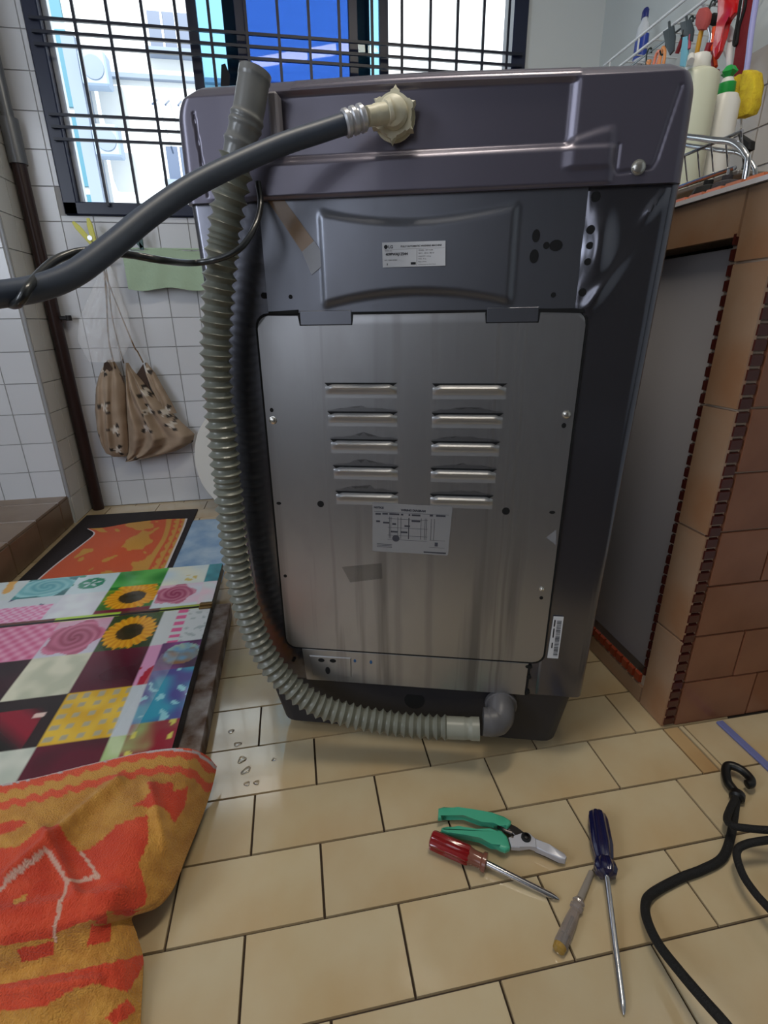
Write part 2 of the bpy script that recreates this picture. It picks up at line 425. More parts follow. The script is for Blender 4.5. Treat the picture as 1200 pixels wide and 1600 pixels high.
def sash(x0, x1, y, sw, glass, name):
    mb = MB(); mb.box((x0, y - .012, WZ0 + .045), (x0 + sw, y + .012, WZ1 - .05), .002).box((x1 - sw, y - .012, WZ0 + .045), (x1, y + .012, WZ1 - .05), .002)
    mb.box((x0 + sw, y - .012, WZ0 + .045), (x1 - sw, y + .012, WZ0 + .085), .002).box((x0 + sw, y - .012, WZ1 - .09), (x1 - sw, y + .012, WZ1 - .05), .002)
    f = mb.build('sash_frame', m_frame, win); f['label'] = name
    MB().box((x0 + sw - .003, y - .002, WZ0 + .08), (x1 - sw + .003, y + .002, WZ1 - .085)).build('sash_glass', glass, f, smooth=False)
sash(-.112, .345, YB + .018, .035, m_blue, 'sash with deep blue glass')
sash(-.285, .47, YB + .046, .036, m_cyan, 'sash with pale cyan glass behind the blue one')
sash(-.158, .40, YB + .072, .05, pane('clear window glass', (.93, .97, 1), .012), 'outer sash of clear glass')

# brown waste pipe in the left corner
pr = thing('waste_pipe', 'dark brown vertical pipe in the left corner of the white tiled walls', 'pipe', (-.938, 2.385, 0))
MB().tube([(0, 0, 0), (0, 0, 1.38)], .024, 18).build('pipe', mat('dark brown pipe', S(52, 34, 32), .35, var=.25, vscale=5), pr)
MB().tube([(0, 0, 1.36), (0, 0, 1.5)], .03, 18).tube([(0, 0, 1.5), (0, 0, 2.55)], .02, 16).build('upper_pipe', mat('grey pipe', S(120, 122, 126), .35, metal=.5), pr)
MB().box((.02, -.012, .822), (.05, .02, .838), .003).lathe([(.011, 0), (.011, .02)], 12, M=Matrix.Translation((.055, -.005, .82))).build('pipe_clip', mat('black pipe clip', S(25, 22, 24), .5), pr)

# ================================================================== COUNTER
m_ct = mat('beige brown counter tile', S(160, 132, 108), .14, rnd=.05, spec=.8, vcol2=S(152, 112, 82), vscale=6, bump=.01)
m_cte = mat('brown counter end tile', S(140, 92, 68), .3, rnd=.06, vcol2=S(122, 76, 54), vscale=6, bump=.01)
m_cg = mat('pale counter grout', S(190, 170, 150), .9)
m_mos = mat('dark red mosaic tile', S(72, 31, 26), .2, rnd=.12)
ctr = thing('kitchen_counter', 'brown tiled kitchen counter with mosaic corner strips right of the washing machine', 'counter', (CX, CY, 0))
FR[ctr.name] = Matrix.Translation((CX, CY, 0))
CYF = 2.40; DX = .785
PY0 = DX                                        # door opening starts
mb = MB()
t = .006
mb.box((t, t, 0), (XR - CX - .003, PY0 - CY, .985))                        # end block
mb.box((t, PY0 - CY, 0), (XR - CX - .003, CYF - CY, .045))                 # plinth
mb.box((t, PY0 - CY, .925), (XR - CX - .003, CYF - CY, .985))              # beam under the top
mb.box((.40, PY0 - CY, .045), (XR - CX - .003, CYF - CY, .925))            # back of the cupboard
mb.build('counter_body', m_cg, ctr, smooth=False)
MFR = basis((t, 0, 0), (0, -1, 0), (0, 0, 1))                    # front face, normal -x ; local x = -y
MEN = basis((0, t, 0), (1, 0, 0), (0, 0, 1))                     # end face, normal -y
zs = [0, .213, .435, .657, .879, .985]
for i in range(5): tile('counter_tile', ctr, -(DX - .012 - CY), 0, zs[i], zs[i + 1], MFR, m_ct, gap=.003)
for i in range(8):
    tile('counter_tile', ctr, -(DX - .012 - CY) - .2187 * (i + 1), -(DX - .012 - CY) - .2187 * i, .915, .985, MFR, m_ct, gap=.003)
    tile('counter_tile', ctr, -(DX - .012 - CY) - .2187 * (i + 1), -(DX - .012 - CY) - .2187 * i, 0, .043, MFR, m_ct, gap=.003)
for r in range(9):
    zz0, zz1 = .11 * r, min(.11 * (r + 1), .985)
    xs = [.028, .14, .36, .58, .66] if r % 2 else [.028, .2, .42, .64, .66]
    for a, b in zip(xs, xs[1:]): tile('counter_tile', ctr, a, min(b, .655), zz0, zz1, MEN, m_cte, gap=.003)
for i in range(43): tile('mosaic_tile', ctr, .0, .028, .0225 * i + .004, .0225 * (i + 1) + .004, MEN, m_mos, t=.0065, bev=.002, gap=.003)
for i in range(38): tile('mosaic_tile', ctr, -(DX - CY), -(DX - .012 - CY), .07 + .0225 * i, .07 + .0225 * (i + 1), MFR, m_mos, t=.0065, bev=.002, gap=.003)
m_mos2 = mat('orange red mosaic tile', S(150, 62, 36), .2, rnd=.12)
for i in range(26): tile('mosaic_tile', ctr, -(DX - CY) - .0225 * (i + 1), -(DX - CY) - .0225 * i, .043, .068, MFR, m_mos2, t=.0065, bev=.002, gap=.003)
MB().box((-.004, -.004, .985), (XR - CX - .003, CYF - CY, .992)).build('counter_edge_strip', mat('white edging strip', S(225, 222, 226), .3), ctr, smooth=False)
MB().box((.03, .03, .99), (XR - CX - .003, CYF - CY, .997)).build('counter_top', mat('speckled counter top', S(150, 120, 96), .3, var=.3, vscale=30), ctr, smooth=False)
for i in range(42): 
    tile('mosaic_tile', ctr, .0, .03, .01 + .04 * i, .01 + .04 * (i + 1), Matrix.Translation((0, 0, .992)), mat('orange edging mosaic', S(186, 104, 62), .2, rnd=.2), t=.007, bev=.002, gap=.006)
for i in range(16):
    tile('mosaic_tile', ctr, .03 + .04 * i, min(.03 + .04 * (i + 1), .655), .0, .03, Matrix.Translation((0, 0, .992)), MATS['orange edging mosaic'], t=.007, bev=.002, gap=.006)
door = MB().box((.022, PY0 - CY + .016, .07), (.04, PY0 - CY + .50, .905), .004, 2).build('cupboard_door', mat('matt grey cupboard door', S(160, 157, 160), .45, bump=.02, bscale=40), ctr)
MB().box((.022, PY0 - CY + .505, .07), (.04, PY0 - CY + 1.0, .905), .004, 2).build('cupboard_door', MATS['matt grey cupboard door'], ctr)
MB().box((.12, PY0 - CY, .9), (.395, CYF - CY - .01, .924)).build('cupboard_gap_shadow', mat('black gap shadow', S(20, 18, 18), .7), ctr, smooth=False)  # black strip painted in as the shadow of the gap above the doors

# ================================================================== WASHING MACHINE (local: x along the back, y into the body, z up)
ANG = math.atan2(UX.y, UX.x)
base = UN * MD
wm = thing('washing_machine', 'grey top loading washing machine turned so its steel back faces the room', 'washing machine', tuple(base), ANG)
m_cab = mat('glossy dark grey cabinet paint', S(104, 104, 112), .2, metal=.85, bump=.02, bscale=6)
m_top = mat('grey violet top cover plastic', S(98, 94, 107), .32, metal=.45, coat=.15, bump=.01, bscale=20)
m_steel = steel('galvanised steel', S(164, 164, 167), .34, .6, S(84, 76, 66), [(.070, .005, .75), (.108, .004, .6), (.096, .003, .45), (-.075, .010, .35), (-.02, .009, .35), (-.19, .004, .3)])
m_steel2 = steel('dull galvanised steel', S(112, 114, 122), .36, .4, S(90, 86, 86))
m_black = mat('black void', S(8, 8, 10), .8)
m_skirt = mat('dark charcoal plastic', S(38, 37, 42), .5)
m_screw = mat('bright zinc screw', S(215, 212, 205), .25, metal=.9)
# cabinet shell, tapered and with rounded upright edges
def ring(x0, x1, y0, y1, r, z, n=5):
    P = []
    for cx, cy, a0 in ((x1 - r, y0 + r, -90), (x1 - r, y1 - r, 0), (x0 + r, y1 - r, 90), (x0 + r, y0 + r, 180)):
        for k in range(n + 1):
            a = math.radians(a0 + 90 * k / n); P.append((cx + r * math.cos(a), cy + r * math.sin(a), z))
    return P
lo = ring(-.342, .264, 0, .575, .012, .147); hi = ring(-.371, .2855, 0, .60, .012, .958); n = len(lo)
mb = MB(); mb.add(lo + hi, [(i, (i + 1) % n, n + (i + 1) % n, n + i) for i in range(n)] + [tuple(range(n))[::-1], tuple(range(n, 2 * n))])
mb.build('cabinet', m_cab, wm)
# pressed sheet right of the access panel, with dents between its fixing points
def strip_y(x, z):
    y = -.0012
    y -= .010 * math.exp(-((x - .192) / .017) ** 2 - ((z - .885) / .045) ** 2)
    y -= .005 * math.exp(-((x - .205 - (z - .84) * .66) / .009) ** 2 - ((z - .84) / .035) ** 2)
    y -= .005 * math.exp(-((x - .254 - (z - .932) * .7) / .006) ** 2 - ((z - .932) / .016) ** 2)
    y -= .0015 * math.sin(z * 9) * math.sin((x - .17) * 30)
    return y
def strip(u_, v_):
    z = .150 + v_ * (.953 - .150); xr = .252 + (z - .147) / .811 * .0215; xl = .168 + (0.0 if z > .81 else .012)
    x = xl + u_ * (xr - xl); y = strip_y(x, z)
    e = min(u_, 1 - u_); y += .0012 * (1 - sst(0, .06, e)); return (x, min(y, -.0002), z)
MB().grid(strip, 36, 120).build('side_sheet', m_cab, wm)
# top cover
TZ0, TZ1 = .957, 1.099
def top_x(z):
    """half outline of the cover at height z"""
    r = .05; zc = TZ1 - r
    ins = 0 if z <= zc else r - math.sqrt(max(0, r * r - (z - zc) ** 2))
    k = (z - TZ0) / (TZ1 - TZ0); return -.373 + ins + .003 * k, .2845 - ins * .9 - .003 * k
def cover(u_, v_):
    z = TZ0 + v_ * (TZ1 - TZ0 - .0006); x0, x1 = top_x(z); x = x0 + u_ * (x1 - x0); y = -.009
    rec = sst(-.238, -.228, x) * (1 - sst(.135, .150, x)) * sst(1.0, 1.008, z) * (1 - sst(1.070, 1.078, z))
    y += .006 * rec
    if x < -.232 and z > 1.0: y += .0
    lip = sst(.13, .150, x) * (1 - sst(.185, .20, x)) * sst(.972, .98, z) * (1 - sst(1.0 + .012 * sst(.13, .19, x), 1.012 + .012 * sst(.13, .19, x), z)); y -= .0035 * lip
    low = sst(.957, .962, z) * (1 - sst(.995, 1.003, z)); y -= .003 * low * sst(-.35, -.3, x) * (1 - sst(.19, .2, x))
    if z > 1.079 and -.21 < x < .15: y -= .0014 * (.5 + .5 * math.sin((z - 1.077) * 2 * math.pi / .0055))
    if z > 1.077: y += (z - 1.077) * 1.1
    tabline = [(.262, 1.06), (.247, .982), (.243, .974), (.204, .970), (.200, .975), (.200, 1.0)]
    dd = min(segd((x, z), tabline[i], tabline[i + 1]) for i in range(5)); y += .0016 * (1 - sst(.0008, .0036, dd))
    dd = segd((x, z), (-.344, 1.06), (-.338, .965)); y += .002 * (1 - sst(.0006, .0022, dd))
    d = min(x - x0, x1 - x, (TZ1 - z) * 1.0); r = .016
    if d < r: y += r - math.sqrt(max(0, r * r - (r - d) ** 2))
    return (x, y, z - .010 * sst(-.12, .28, x) * ((z - TZ0) / (TZ1 - TZ0)) ** 2)
NU, NV = 320, 110
mb = MB().grid(cover, NU, NV)
W = NU + 1
per = [i for i in range(W)] + [j * W + NU for j in range(1, NV + 1)] + [NV * W + i for i in range(NU - 1, -1, -1)] + [j * W for j in range(NV - 1, 0, -1)]
b = len(mb.v); mb.v += [Vector((mb.v[i].x, .605, mb.v[i].z)) for i in per]; m_ = len(per)
mb.f += [(per[i], per[(i + 1) % m_], b + (i + 1) % m_, b + i) for i in range(m_)] + [tuple(range(b, b + m_))[::-1]]
mb.build('top_cover', m_top, wm, ang=50)
MB().box((-.30, .05, TZ1 - .012), (.21, .56, TZ1 + .004), .01, 2).build('lid', mat('dark lid', S(60, 60, 68), .2), wm)
def outline(pts, off=0.0): return [mp(q, off) for q in pts]
MXZ = basis((0, 0, 0), (1, 0, 0), (0, 0, 1))          # local x, z ; outward = -y
# upper back plate with its pressed pillow
pil = dict(x0=-.182, x1=.083, z0=.824, z1=.942)
hook = [(mp((470, 500))[0], mp((550, 500))[0]), (mp((760, 500))[0], mp((840, 500))[0])]
def plate(u_, v_):
    x = -.2675 + u_ * (.1715 + .2675); z = .8135 + v_ * (.957 - .8135)
    c = (x - pil['x0']) / (pil['x1'] - pil['x0']) * 2 - 1
    zt = pil['z1'] - .016 * (1 - min(1, abs(c)) ** 2); zb = pil['z0'] + .016 * (1 - min(1, abs(c)) ** 2)
    k = sst(pil['x0'] - .006, pil['x0'] + .006, x) * (1 - sst(pil['x1'] - .006, pil['x1'] + .006, x)) * sst(zb - .008, zb + .006, z) * (1 - sst(zt - .008, zt + .006, z))
    return (x, -.003 - .0045 * k, z)
up = MB().grid(plate, 150, 60).build('upper_plate', m_steel2, wm)
for a, b_ in hook:
    MB().prism([(a, .816), (b_, .816), (b_, .7968), (b_ - .002, .7962), (a + .002, .7962), (a, .7968)], .001, .0042, .0008, M=MXZ).build('hook_tab', m_steel2, up)
# access panel with dark gap round it
def rrect(x0, x1, z0, z1, r, dx=0, notches=()):
    P = []
    for cx, cz, a0 in ((x1 - r, z1 - r, 0), (x0 + r, z1 - r, 90), (x0 + r + dx, z0 + r, 180), (x1 - r + dx, z0 + r, 270)):
        for k in range(6):
            a = math.radians(a0 + 90 * k / 5); P.append((cx + r * math.cos(a), cz + r * math.sin(a)))
        if a0 == 0:
            for a_, b2 in notches: P += [(b2 + .002, z1), (b2 + .002, z1 - .0155), (a_ - .002, z1 - .0155), (a_ - .002, z1)]
    return P
nt = [hook[1], hook[0]]
MB().prism(rrect(-.2895, .1915, .2185, .8135, .02, -.003), .0013, .0034, M=MXZ).build('panel_gap', m_black, wm)
acc = MB().prism(rrect(-.286, .188, .222, .810, .018, -.003, nt), .001, .0045, .001, 2, M=MXZ).build('access_panel', m_steel, wm)
for q in ([(421, 487), (467, 484), (467, 490), (421, 493)], [(843, 482), (912, 483), (912, 489), (843, 488)]):
    MB().prism(outline(q), .0005, .0050, M=MXZ).build('hinge_slot', m_black, wm)
m_lv = mat('worn bright louver steel', S(170, 170, 172), .45, metal=.7)  # louvers in a slightly brighter steel colour than the panel
m_dirt = film('black dust above louver', S(46, 43, 42), .24, .9)
for side in (0, 1):
    for i in range(5):
        if side == 0: xa, xb = -.187 + .0022 * i, -.076 + .0003 * i
        else: xa, xb = -.022, .0865 - .0022 * i
        zt = .711 - .0437 * i - (.001 if side else 0); hh = .021
        def lv(u_, v_, xa=xa, xb=xb, zt=zt):
            x = xa + u_ * (xb - xa); e = min(u_, 1 - u_) * (xb - xa)
            z = zt - v_ * hh; k = sst(0, .010, e) * (sst(0, .22, v_) ** .5 * (1 - sst(.18, .72, v_)))
            return (x, -.0046 - .0085 * k, z - .004 * (1 - sst(0, .012, e)) * (1 - v_))
        MB().grid(lv, 30, 14).build('louver', m_lv, acc, ang=60)
        if i:
            top = [(xa + (xb - xa) * k / 16, zt + .004 + .011 * abs(noise.noise(Vector((k * .7, i * 3.1, side * 5)))) * math.sin(math.pi * k / 16) + .003 * math.sin(math.pi * k / 16)) for k in range(17)]
            MB().prism([(xa, zt + .001)] + top + [(xb, zt + .001)], .0044, .0048, M=MXZ).build('dust_line', m_dirt, acc, smooth=False)
        MB().prism([(xa - .001, zt + .0022), (xb + .001, zt + .0022), (xb - .006, zt - .0026), (xa + .004, zt - .0026)], .004, .0052, M=MXZ).build('louver_slot', m_black, acc)
# lower plate
lx0, lx1 = mp((478, 1040))[0], mp((823, 1060))[0]
low = MB().prism([(lx0 - .004, .218), (lx1, .2175), (lx1 - .001, .146), (lx0, .146)], .001, .003, .0008, M=MXZ).build('lower_plate', m_steel, wm)
q = outline([(484, 1022), (549, 1026), (550, 1056), (490, 1053)])
MB().prism(q, .003, .0048, .0015, M=MXZ).build('connector_boss', m_steel, low)
def holes(lst, parent, name='screw_hole', mtl=None, h=.0058):
    for (x, y, rx, ry) in lst:
        cx, cz = mp((x, y)); s = .00086 if y < 700 else .00105
        poly = [(cx + rx * s * math.cos(2 * math.pi * k / 14), cz + ry * s * math.sin(2 * math.pi * k / 14)) for k in range(14)]
        MB().prism(poly, .0005, h, M=MXZ).build(name, mtl or m_black, parent, smooth=False)
for hx, hy, hr in ((930, 308, 7), (921, 360, 6), (919, 385, 5), (916, 410, 5), (909, 457, 6)):
    cx, cz = mp((hx, hy), .008); hh = -min(strip_y(cx + a, cz + b_) for a in (-.004, 0, .004) for b_ in (-.004, 0, .004))
    holes([(hx, hy, hr, hr)], wm, h=hh + .0006)
holes([(413, 462, 5, 5)], wm, h=.003)
holes([(455, 464, 3.5, 3.5), (864, 461, 4, 4), (837, 369, 6, 9), (834, 401, 7, 10), (853, 384, 5, 5), (868, 384, 10, 8)], up, h=.0036)
holes([(426, 640, 3.5, 4), (437, 785, 4, 2.5), (447, 898, 3, 3), (880, 664, 4, 4.5), (862, 799, 4.5, 2.5), (845, 932, 3, 3), (502, 786, 5.5, 5.5), (790, 797, 6, 6)], acc, h=.0049)
holes([(503, 1029, 6, 4), (521, 1030, 6, 4), (513, 1045, 4.5, 8)], low, 'slot', h=.0053)
holes([(555, 1031, 2.5, 3.5), (580, 1033, 2.5, 4)], low, 'paint_dot', mat('blue paint dot', S(38, 84, 130), .5), h=.0034)
holes([(826, 1040, 6, 3.5), (826, 1056, 4, 4), (824, 1080, 4, 4), (459, 1030, 3, 3)], wm, h=.004)
MB().prism([(lx1 + .0005, .214), (lx1 + .0042, .214), (lx1 + .003, .146), (lx1, .146)], .0006, .0022, M=MXZ).build('plate_gap', m_black, low)
def screw(x, y, parent, r=.0052, off=.0045):
    cx, cz = mp((x, y)); M = MXZ @ Matrix.Translation((cx, cz, off - .001))
    MB().lathe([(r * 1.25, 0), (r * 1.25, .0012), (r, .0015), (r * .9, .0042), (r * .5, .0052), (.0001, .0052)], 14, M=M).build('screw', m_screw, parent)
screw(428, 656, acc); screw(884, 647, acc); screw(846, 918, acc, .0035); screw(993, 265, wm, .007, .0105)
# skirt, feet and drain outlet
mb = MB(); lo = ring(-.322, .236, .012, .55, .03, .026); hi = ring(-.345, .252, .006, .572, .02, .15); n = len(lo)
mb.add(lo + hi, [(i, (i + 1) % n, n + (i + 1) % n, n + i) for i in range(n)] + [tuple(range(n))[::-1], tuple(range(n, 2 * n))])
sk = mb.build('skirt', m_skirt, wm)
MB().lathe([(.02, 0), (.02, .003)], 18, M=basis((-.045, .0105, .105), (1, 0, 0), (0, 0, 1))).build('skirt_opening', m_black, sk)
for x in (-.29, .205):
    for y in (.06, .51): MB().lathe([(.022, 0), (.024, .004), (.022, .012), (.01, .014), (.01, .03)], 16, M=Matrix.Translation((x, y, 0))).build('foot', m_black, wm)
ex, ez = mp((782, 1130), .035)
m_elb = mat('dark grey rubber elbow', S(94, 92, 94), .4, var=.2, vscale=30)
mb = MB(); mb.tube(spline([(ex + .003, .03, ez + .02), (ex + .003, .006, ez + .018), (ex + .002, -.018, ez + .014), (ex - .003, -.032, ez + .006), (ex - .020, -.037, ez + .003), (ex - .032, -.037, ez + .003)], 6),
    [.024] * 7 + [.0245] * 12 + [.026] * 6 + [.025] * 6, 20)
mb.lathe([(.03, 0), (.03, .008), (.027, .01)], 20, M=basis((ex + .003, .004, ez + .013), (1, 0, 0), (0, 0, 1)))
mb.build('drain_elbow', m_elb, wm)
# stickers
def sticker(name, corners, m, parent, off, label):
    P = [mp(c, off) for c in corners]; o = MB().prism(P, off - .0006, off, M=MXZ).build(name, m, parent, smooth=False); o['label'] = label
    o_ = Vector((P[3][0], -off - .0002, P[3][1])); xa = Vector((P[2][0] - P[3][0], 0, P[2][1] - P[3][1])); ya = Vector((P[0][0] - P[3][0], 0, P[0][1] - P[3][1]))
    return o, basis(o_, xa, ya), xa.length, ya.length
m_stick = mat('white paper sticker', S(205, 205, 208), .5); m_ink = mat('black print ink', S(22, 22, 28), .6); m_ink2 = mat('grey print ink', S(96, 96, 104), .6)
o, M, w, h = sticker('rating_label', [(597, 379), (696, 376), (696, 415), (598, 418)], m_stick, wm, .0092, 'white rating label with the maker logo and black print')
mb = MB()
def T(txt, x, y, s, bold=0): text_mesh(txt, s * h, M @ Matrix.Translation((x * w, y * h, .0)), mb, bold * h)
def bar(x0, y0, x1, y1, tgt=None): (tgt or mb).add([(x0 * w, y0 * h, .0001), (x1 * w, y0 * h, .0001), (x1 * w, y1 * h, .0001), (x0 * w, y1 * h, .0001)], [(0, 1, 2, 3)], M)
mb.add([(w * .055 + h * .085 * math.cos(a * .35), h * .82 + h * .085 * math.sin(a * .35), 0) for a in range(18)], [tuple(range(18))], M)
T('LG', .095, .76, .17, .006); T('FULLY AUTOMATIC WASHING MACHINE', .29, .785, .098, .003); T('409PWAJ1Z044', .05, .47, .15, .006); T('MODEL NO.', .04, .64, .06)
T('MODEL : WF-T1208', .57, .62, .075); T('220 V ~ 50 Hz  380 W', .57, .50, .075); T('CAPACITY : 12.0 kg', .57, .38, .065); T('MASS : 42 kg', .57, .28, .065); T('Made in Korea', .57, .17, .06); T('LG Electronics Inc. Seoul Korea', .57, .06, .06)
T('NO. 12083102944', .03, .26, .075); bar(.45, .08, .53, .18); bar(.03, .71, .98, .716); bar(.545, .04, .549, .7); bar(.07, .08, .08, .16)
mb.build('label_print', m_ink, o, smooth=False)
o, M, w, h = sticker('wiring_label', [(582, 786), (707, 792), (700, 868), (582, 861)], mat('grey faded paper sticker', S(140, 139, 140), .6), wm, .0052, 'faded grey wiring diagram label below the louvers')
mb = MB()
T('NOTICE', .02, .90, .05, .004); T('WIRING DIAGRAM', .37, .87, .055, .004)
for x0, x1, y in ((.04, .11, .77), (.13, .2, .78), (.22, .35, .78), (.37, .4, .78), (.47, .49, .78), (.51, .62, .78), (.74, .78, .79), (.82, .94, .79), (.51, .62, .66), (.42, .49, .55), (.37, .46, .42), (.24, .33, .42), (.05, .1, .62), (.14, .22, .6), (.26, .31, .58)): bar(x0, y, x1, y + .035)
for x0 in (.22, .24, .33, .37, .47, .475, .63, .68, .7, .76, .8): bar(x0, .3, x0 + .005, .74)
for y0 in (.83, .7, .52, .36, .27): bar(.2 if y0 < .8 else .02, y0, .72 if y0 < .8 else .98, y0 + .006)
mb.add([(w * .31 + h * .07 * math.cos(a * .35), h * .3 + h * .07 * math.sin(a * .35), 0) for a in range(18)] , [tuple(range(18))], M)
for y0 in (.1, .13, .16): bar(.06, y0, .26, y0 + .01)
bar(.68, .03, .97, .06); bar(.75, .15, .95, .155); bar(.75, .3, .95, .305); bar(.82, .18, .86, .26)
mb.build('label_print', mat('faded print ink', S(62, 62, 70), .7), o, smooth=False)
o, M, w, h = sticker('barcode_label', [(865, 963), (881, 964), (872, 1029), (855, 1028)], m_stick, wm, .004, 'small white barcode sticker at the lower right')
mb = MB(); random.seed(3); yy = .06
while yy < .9:
    hh = random.choice((.008, .012, .02)); bar(.5, yy, .9, yy + hh); yy += hh + random.choice((.008, .012, .018))
for a, b_ in ((.25, .38), (.5, .72), (.76, .92)): bar(.24, a, .36, b_)
mb.build('label_print', m_ink, o, smooth=False)
# strip of old tape on the upper plate and grey residue on the panel
tp = MB().prism(outline([(410, 300), (430, 292), (492, 378), (473, 394)]), .0036, .0042, M=MXZ).build('tape_strip', film('yellowed clear tape', S(186, 158, 130), .5, .15), wm, smooth=False)
tp['label'] = 'yellowed clear tape strip stuck aslant'
MB().prism(outline([(473, 394), (492, 377), (508, 402), (502, 418), (488, 430)]), .0036, .0044, M=MXZ).build('tape_end', mat('whitish grey tape end', S(150, 152, 160), .35), tp, smooth=False)
MB().prism(outline([(535, 884), (597, 878), (598, 902), (548, 908)]), .0044, .0047, M=MXZ).build('sticker_residue', film('dark sticker residue', S(70, 66, 60), .28, .8), acc, smooth=False)
MB().prism(outline([(853, 838), (868, 826), (868, 850)]), .0044, .0049, M=MXZ).build('sticker_scrap', mat('grey sticker scrap', S(130, 130, 134), .5), acc, smooth=False)
# bracket that grips the drain hose at the top
bx0, bz0 = mp((432, 180), .02)
MB().box((bx0 - .009, -.026, 1.02), (bx0 + .004, -.004, 1.072), .003).build('hose_bracket', mat('grey hose bracket', S(132, 128, 136), .35), wm)

# ------------------------------------------------------------------ drain hose
m_hose = mat('grey green corrugated plastic', S(118, 119, 108), .32, coat=.1, var=.08, vscale=6)
hp = [(399, 112, .045), (395, 135, .047), (388, 175, .05), (376, 225, .052), (363, 285, .052), (353, 345, .05), (345, 410, .048), (340, 480, .047), (338, 550, .046), (341, 620, .046), (348, 690, .046), (356, 760, .045), (363, 830, .045),
      (372, 895, .045), (386, 955, .046), (408, 1012, .048), (442, 1060, .05), (490, 1098, .05), (545, 1117, .045), (600, 1128, .04), (650, 1134, .038), (705, 1137, .037), (749, 1139, .037)]
path = spline([at_m((x, y), o_) for x, y, o_ in hp], 60)
# resample evenly
acc_l = [0]
for i in range(1, len(path)): acc_l.append(acc_l[-1] + (path[i] - path[i - 1]).length)
LT = acc_l[-1]
def along(s):
    import bisect
    i = min(max(bisect.bisect_left(acc_l, s), 1), len(path) - 1); t_ = (s - acc_l[i - 1]) / max(1e-9, acc_l[i] - acc_l[i - 1]); return path[i - 1].lerp(path[i], t_)
dh = thing('drain_hose', 'grey corrugated drain hose hanging down the back of the washing machine', 'hose', tuple(along(LT)))
ST = .095                                              # smooth cuff at the top
pts = []; rad = []; s = ST
def s_at(y):
    i = min(range(len(path)), key=lambda k: abs(Vector(ROWS[1]).dot(path[k] - EYE) / Vector(ROWS[2]).dot(path[k] - EYE) + (y - 800) / F_PX)); return acc_l[i]
tight = [(s_at(362), s_at(388), .0068), (s_at(742), s_at(762), .009)]
ph_ = 0
while s < LT - .058:
    pitch = .0150
    for a, b_, pp in tight:
        if a < s < b_: pitch = pp
    amp = .0064 if pitch > .01 else .0032
    w_ = abs(math.sin(math.pi * ph_)); pts.append(along(s)); rad.append(.0172 + amp * (1 - w_) ** .8 + (0 if pitch > .01 else .001))
    ds = pitch / 8; s += ds; ph_ += 1 / 8
MB().tube(pts, rad, 28).build('corrugated_tube', m_hose, dh, world=True, ang=30)
pts = []; rad = []
N_ = 60
for i in range(N_ + 1):
    s = ST * i / N_; r = .0188
    if s < .008: r = .0195
    for c, wd_ in ((.05, .003), (.058, .003), (.078, .004)):
        r += .0022 * math.exp(-((s - c) / wd_) ** 2)
    pts.append(along(s)); rad.append(r)
mb = MB().tube(pts, rad, 28, cap=False); mb.tube([p for p in pts], [r - .002 for r in rad], 28, cap=False)
mb.build('top_cuff', mat('grey hose cuff', S(116, 116, 114), .3, coat=.2), dh, world=True)
MB().tube([along(.012), along(.02)], .0166, 20).build('cuff_bore', m_black, dh, world=True)
pts = [along(LT - .06 + .06 * i / 20) for i in range(21)]; rad = [.0205 if i < 12 else (.0195 if i < 15 else .0212) for i in range(21)]
MB().tube(pts, rad, 24).build('end_cuff', mat('pale hose cuff', S(140, 140, 128), .35), dh, world=True)

# ------------------------------------------------------------------ inlet hose with wing nut
ih = thing('inlet_hose', 'smooth grey inlet hose with cream wing nut crossing in front of the machine', 'hose', tuple(at_m((610, 176), .0)))
m_ih = mat('smooth grey hose rubber', S(66, 73, 86), .42, var=.06, vscale=5)
ipts = spline([at_d(q, d) for q, d in (((552, 189), .595), ((500, 206), .588), ((440, 226), .575), ((370, 256), .555), ((300, 291), .532), ((235, 335), .508), ((170, 388), .482), ((115, 428), .462), ((60, 450), .446), ((0, 460), .432), ((-60, 466), .42), ((-140, 474), .405))], 10)
MB().tube(ipts, .0112, 22).build('hose_tube', m_ih, ih, world=True)
d0 = (ipts[0] - ipts[6]).normalized(); f0 = ipts[2]
prof = []
for k in range(3): prof += [(.0125, .0095 * k), (.0148, .0095 * k + .002), (.0148, .0095 * k + .006), (.0125, .0095 * k + .0085)]
MB().lathe(prof, 22, M=axis(f0 - d0 * .004, f0 + d0)).build('ferrule', mat('white metal ferrule', S(196, 196, 200), .25, metal=.5), ih, world=True)
m_cream = mat('cream nylon', S(206, 200, 176), .4)
c0 = f0 + d0 * .026; nutc = at_m((614, 175), .034)
MB().tube(spline([c0, c0.lerp(nutc, .4), c0.lerp(nutc, .75), nutc + UN * -.004], 6), [.0105] * 5 + [.0115] * 7 + [.0135] * 7, 18).lathe([(.0165, -.012), (.018, -.002), (.0165, .006), (.011, .011), (.001, .013)], 20, M=axis(nutc, nutc - UN)).build('elbow_connector', m_cream, ih, world=True)
gear = []
for k in range(72):
    a = 2 * math.pi * k / 72; c_ = math.cos(6 * a + .6); gear.append(((.0225 + .0075 * max(0, c_) ** 5) * math.cos(a), (.0225 + .0075 * max(0, c_) ** 5) * math.sin(a)))
nm = axis(nutc + UN * .02, nutc - UN)
MB().prism(gear, 0, .015, .002, 2, M=nm).lathe([(.026, -.003), (.026, .0)], 24, M=nm).build('wing_nut', m_cream, ih, world=True)

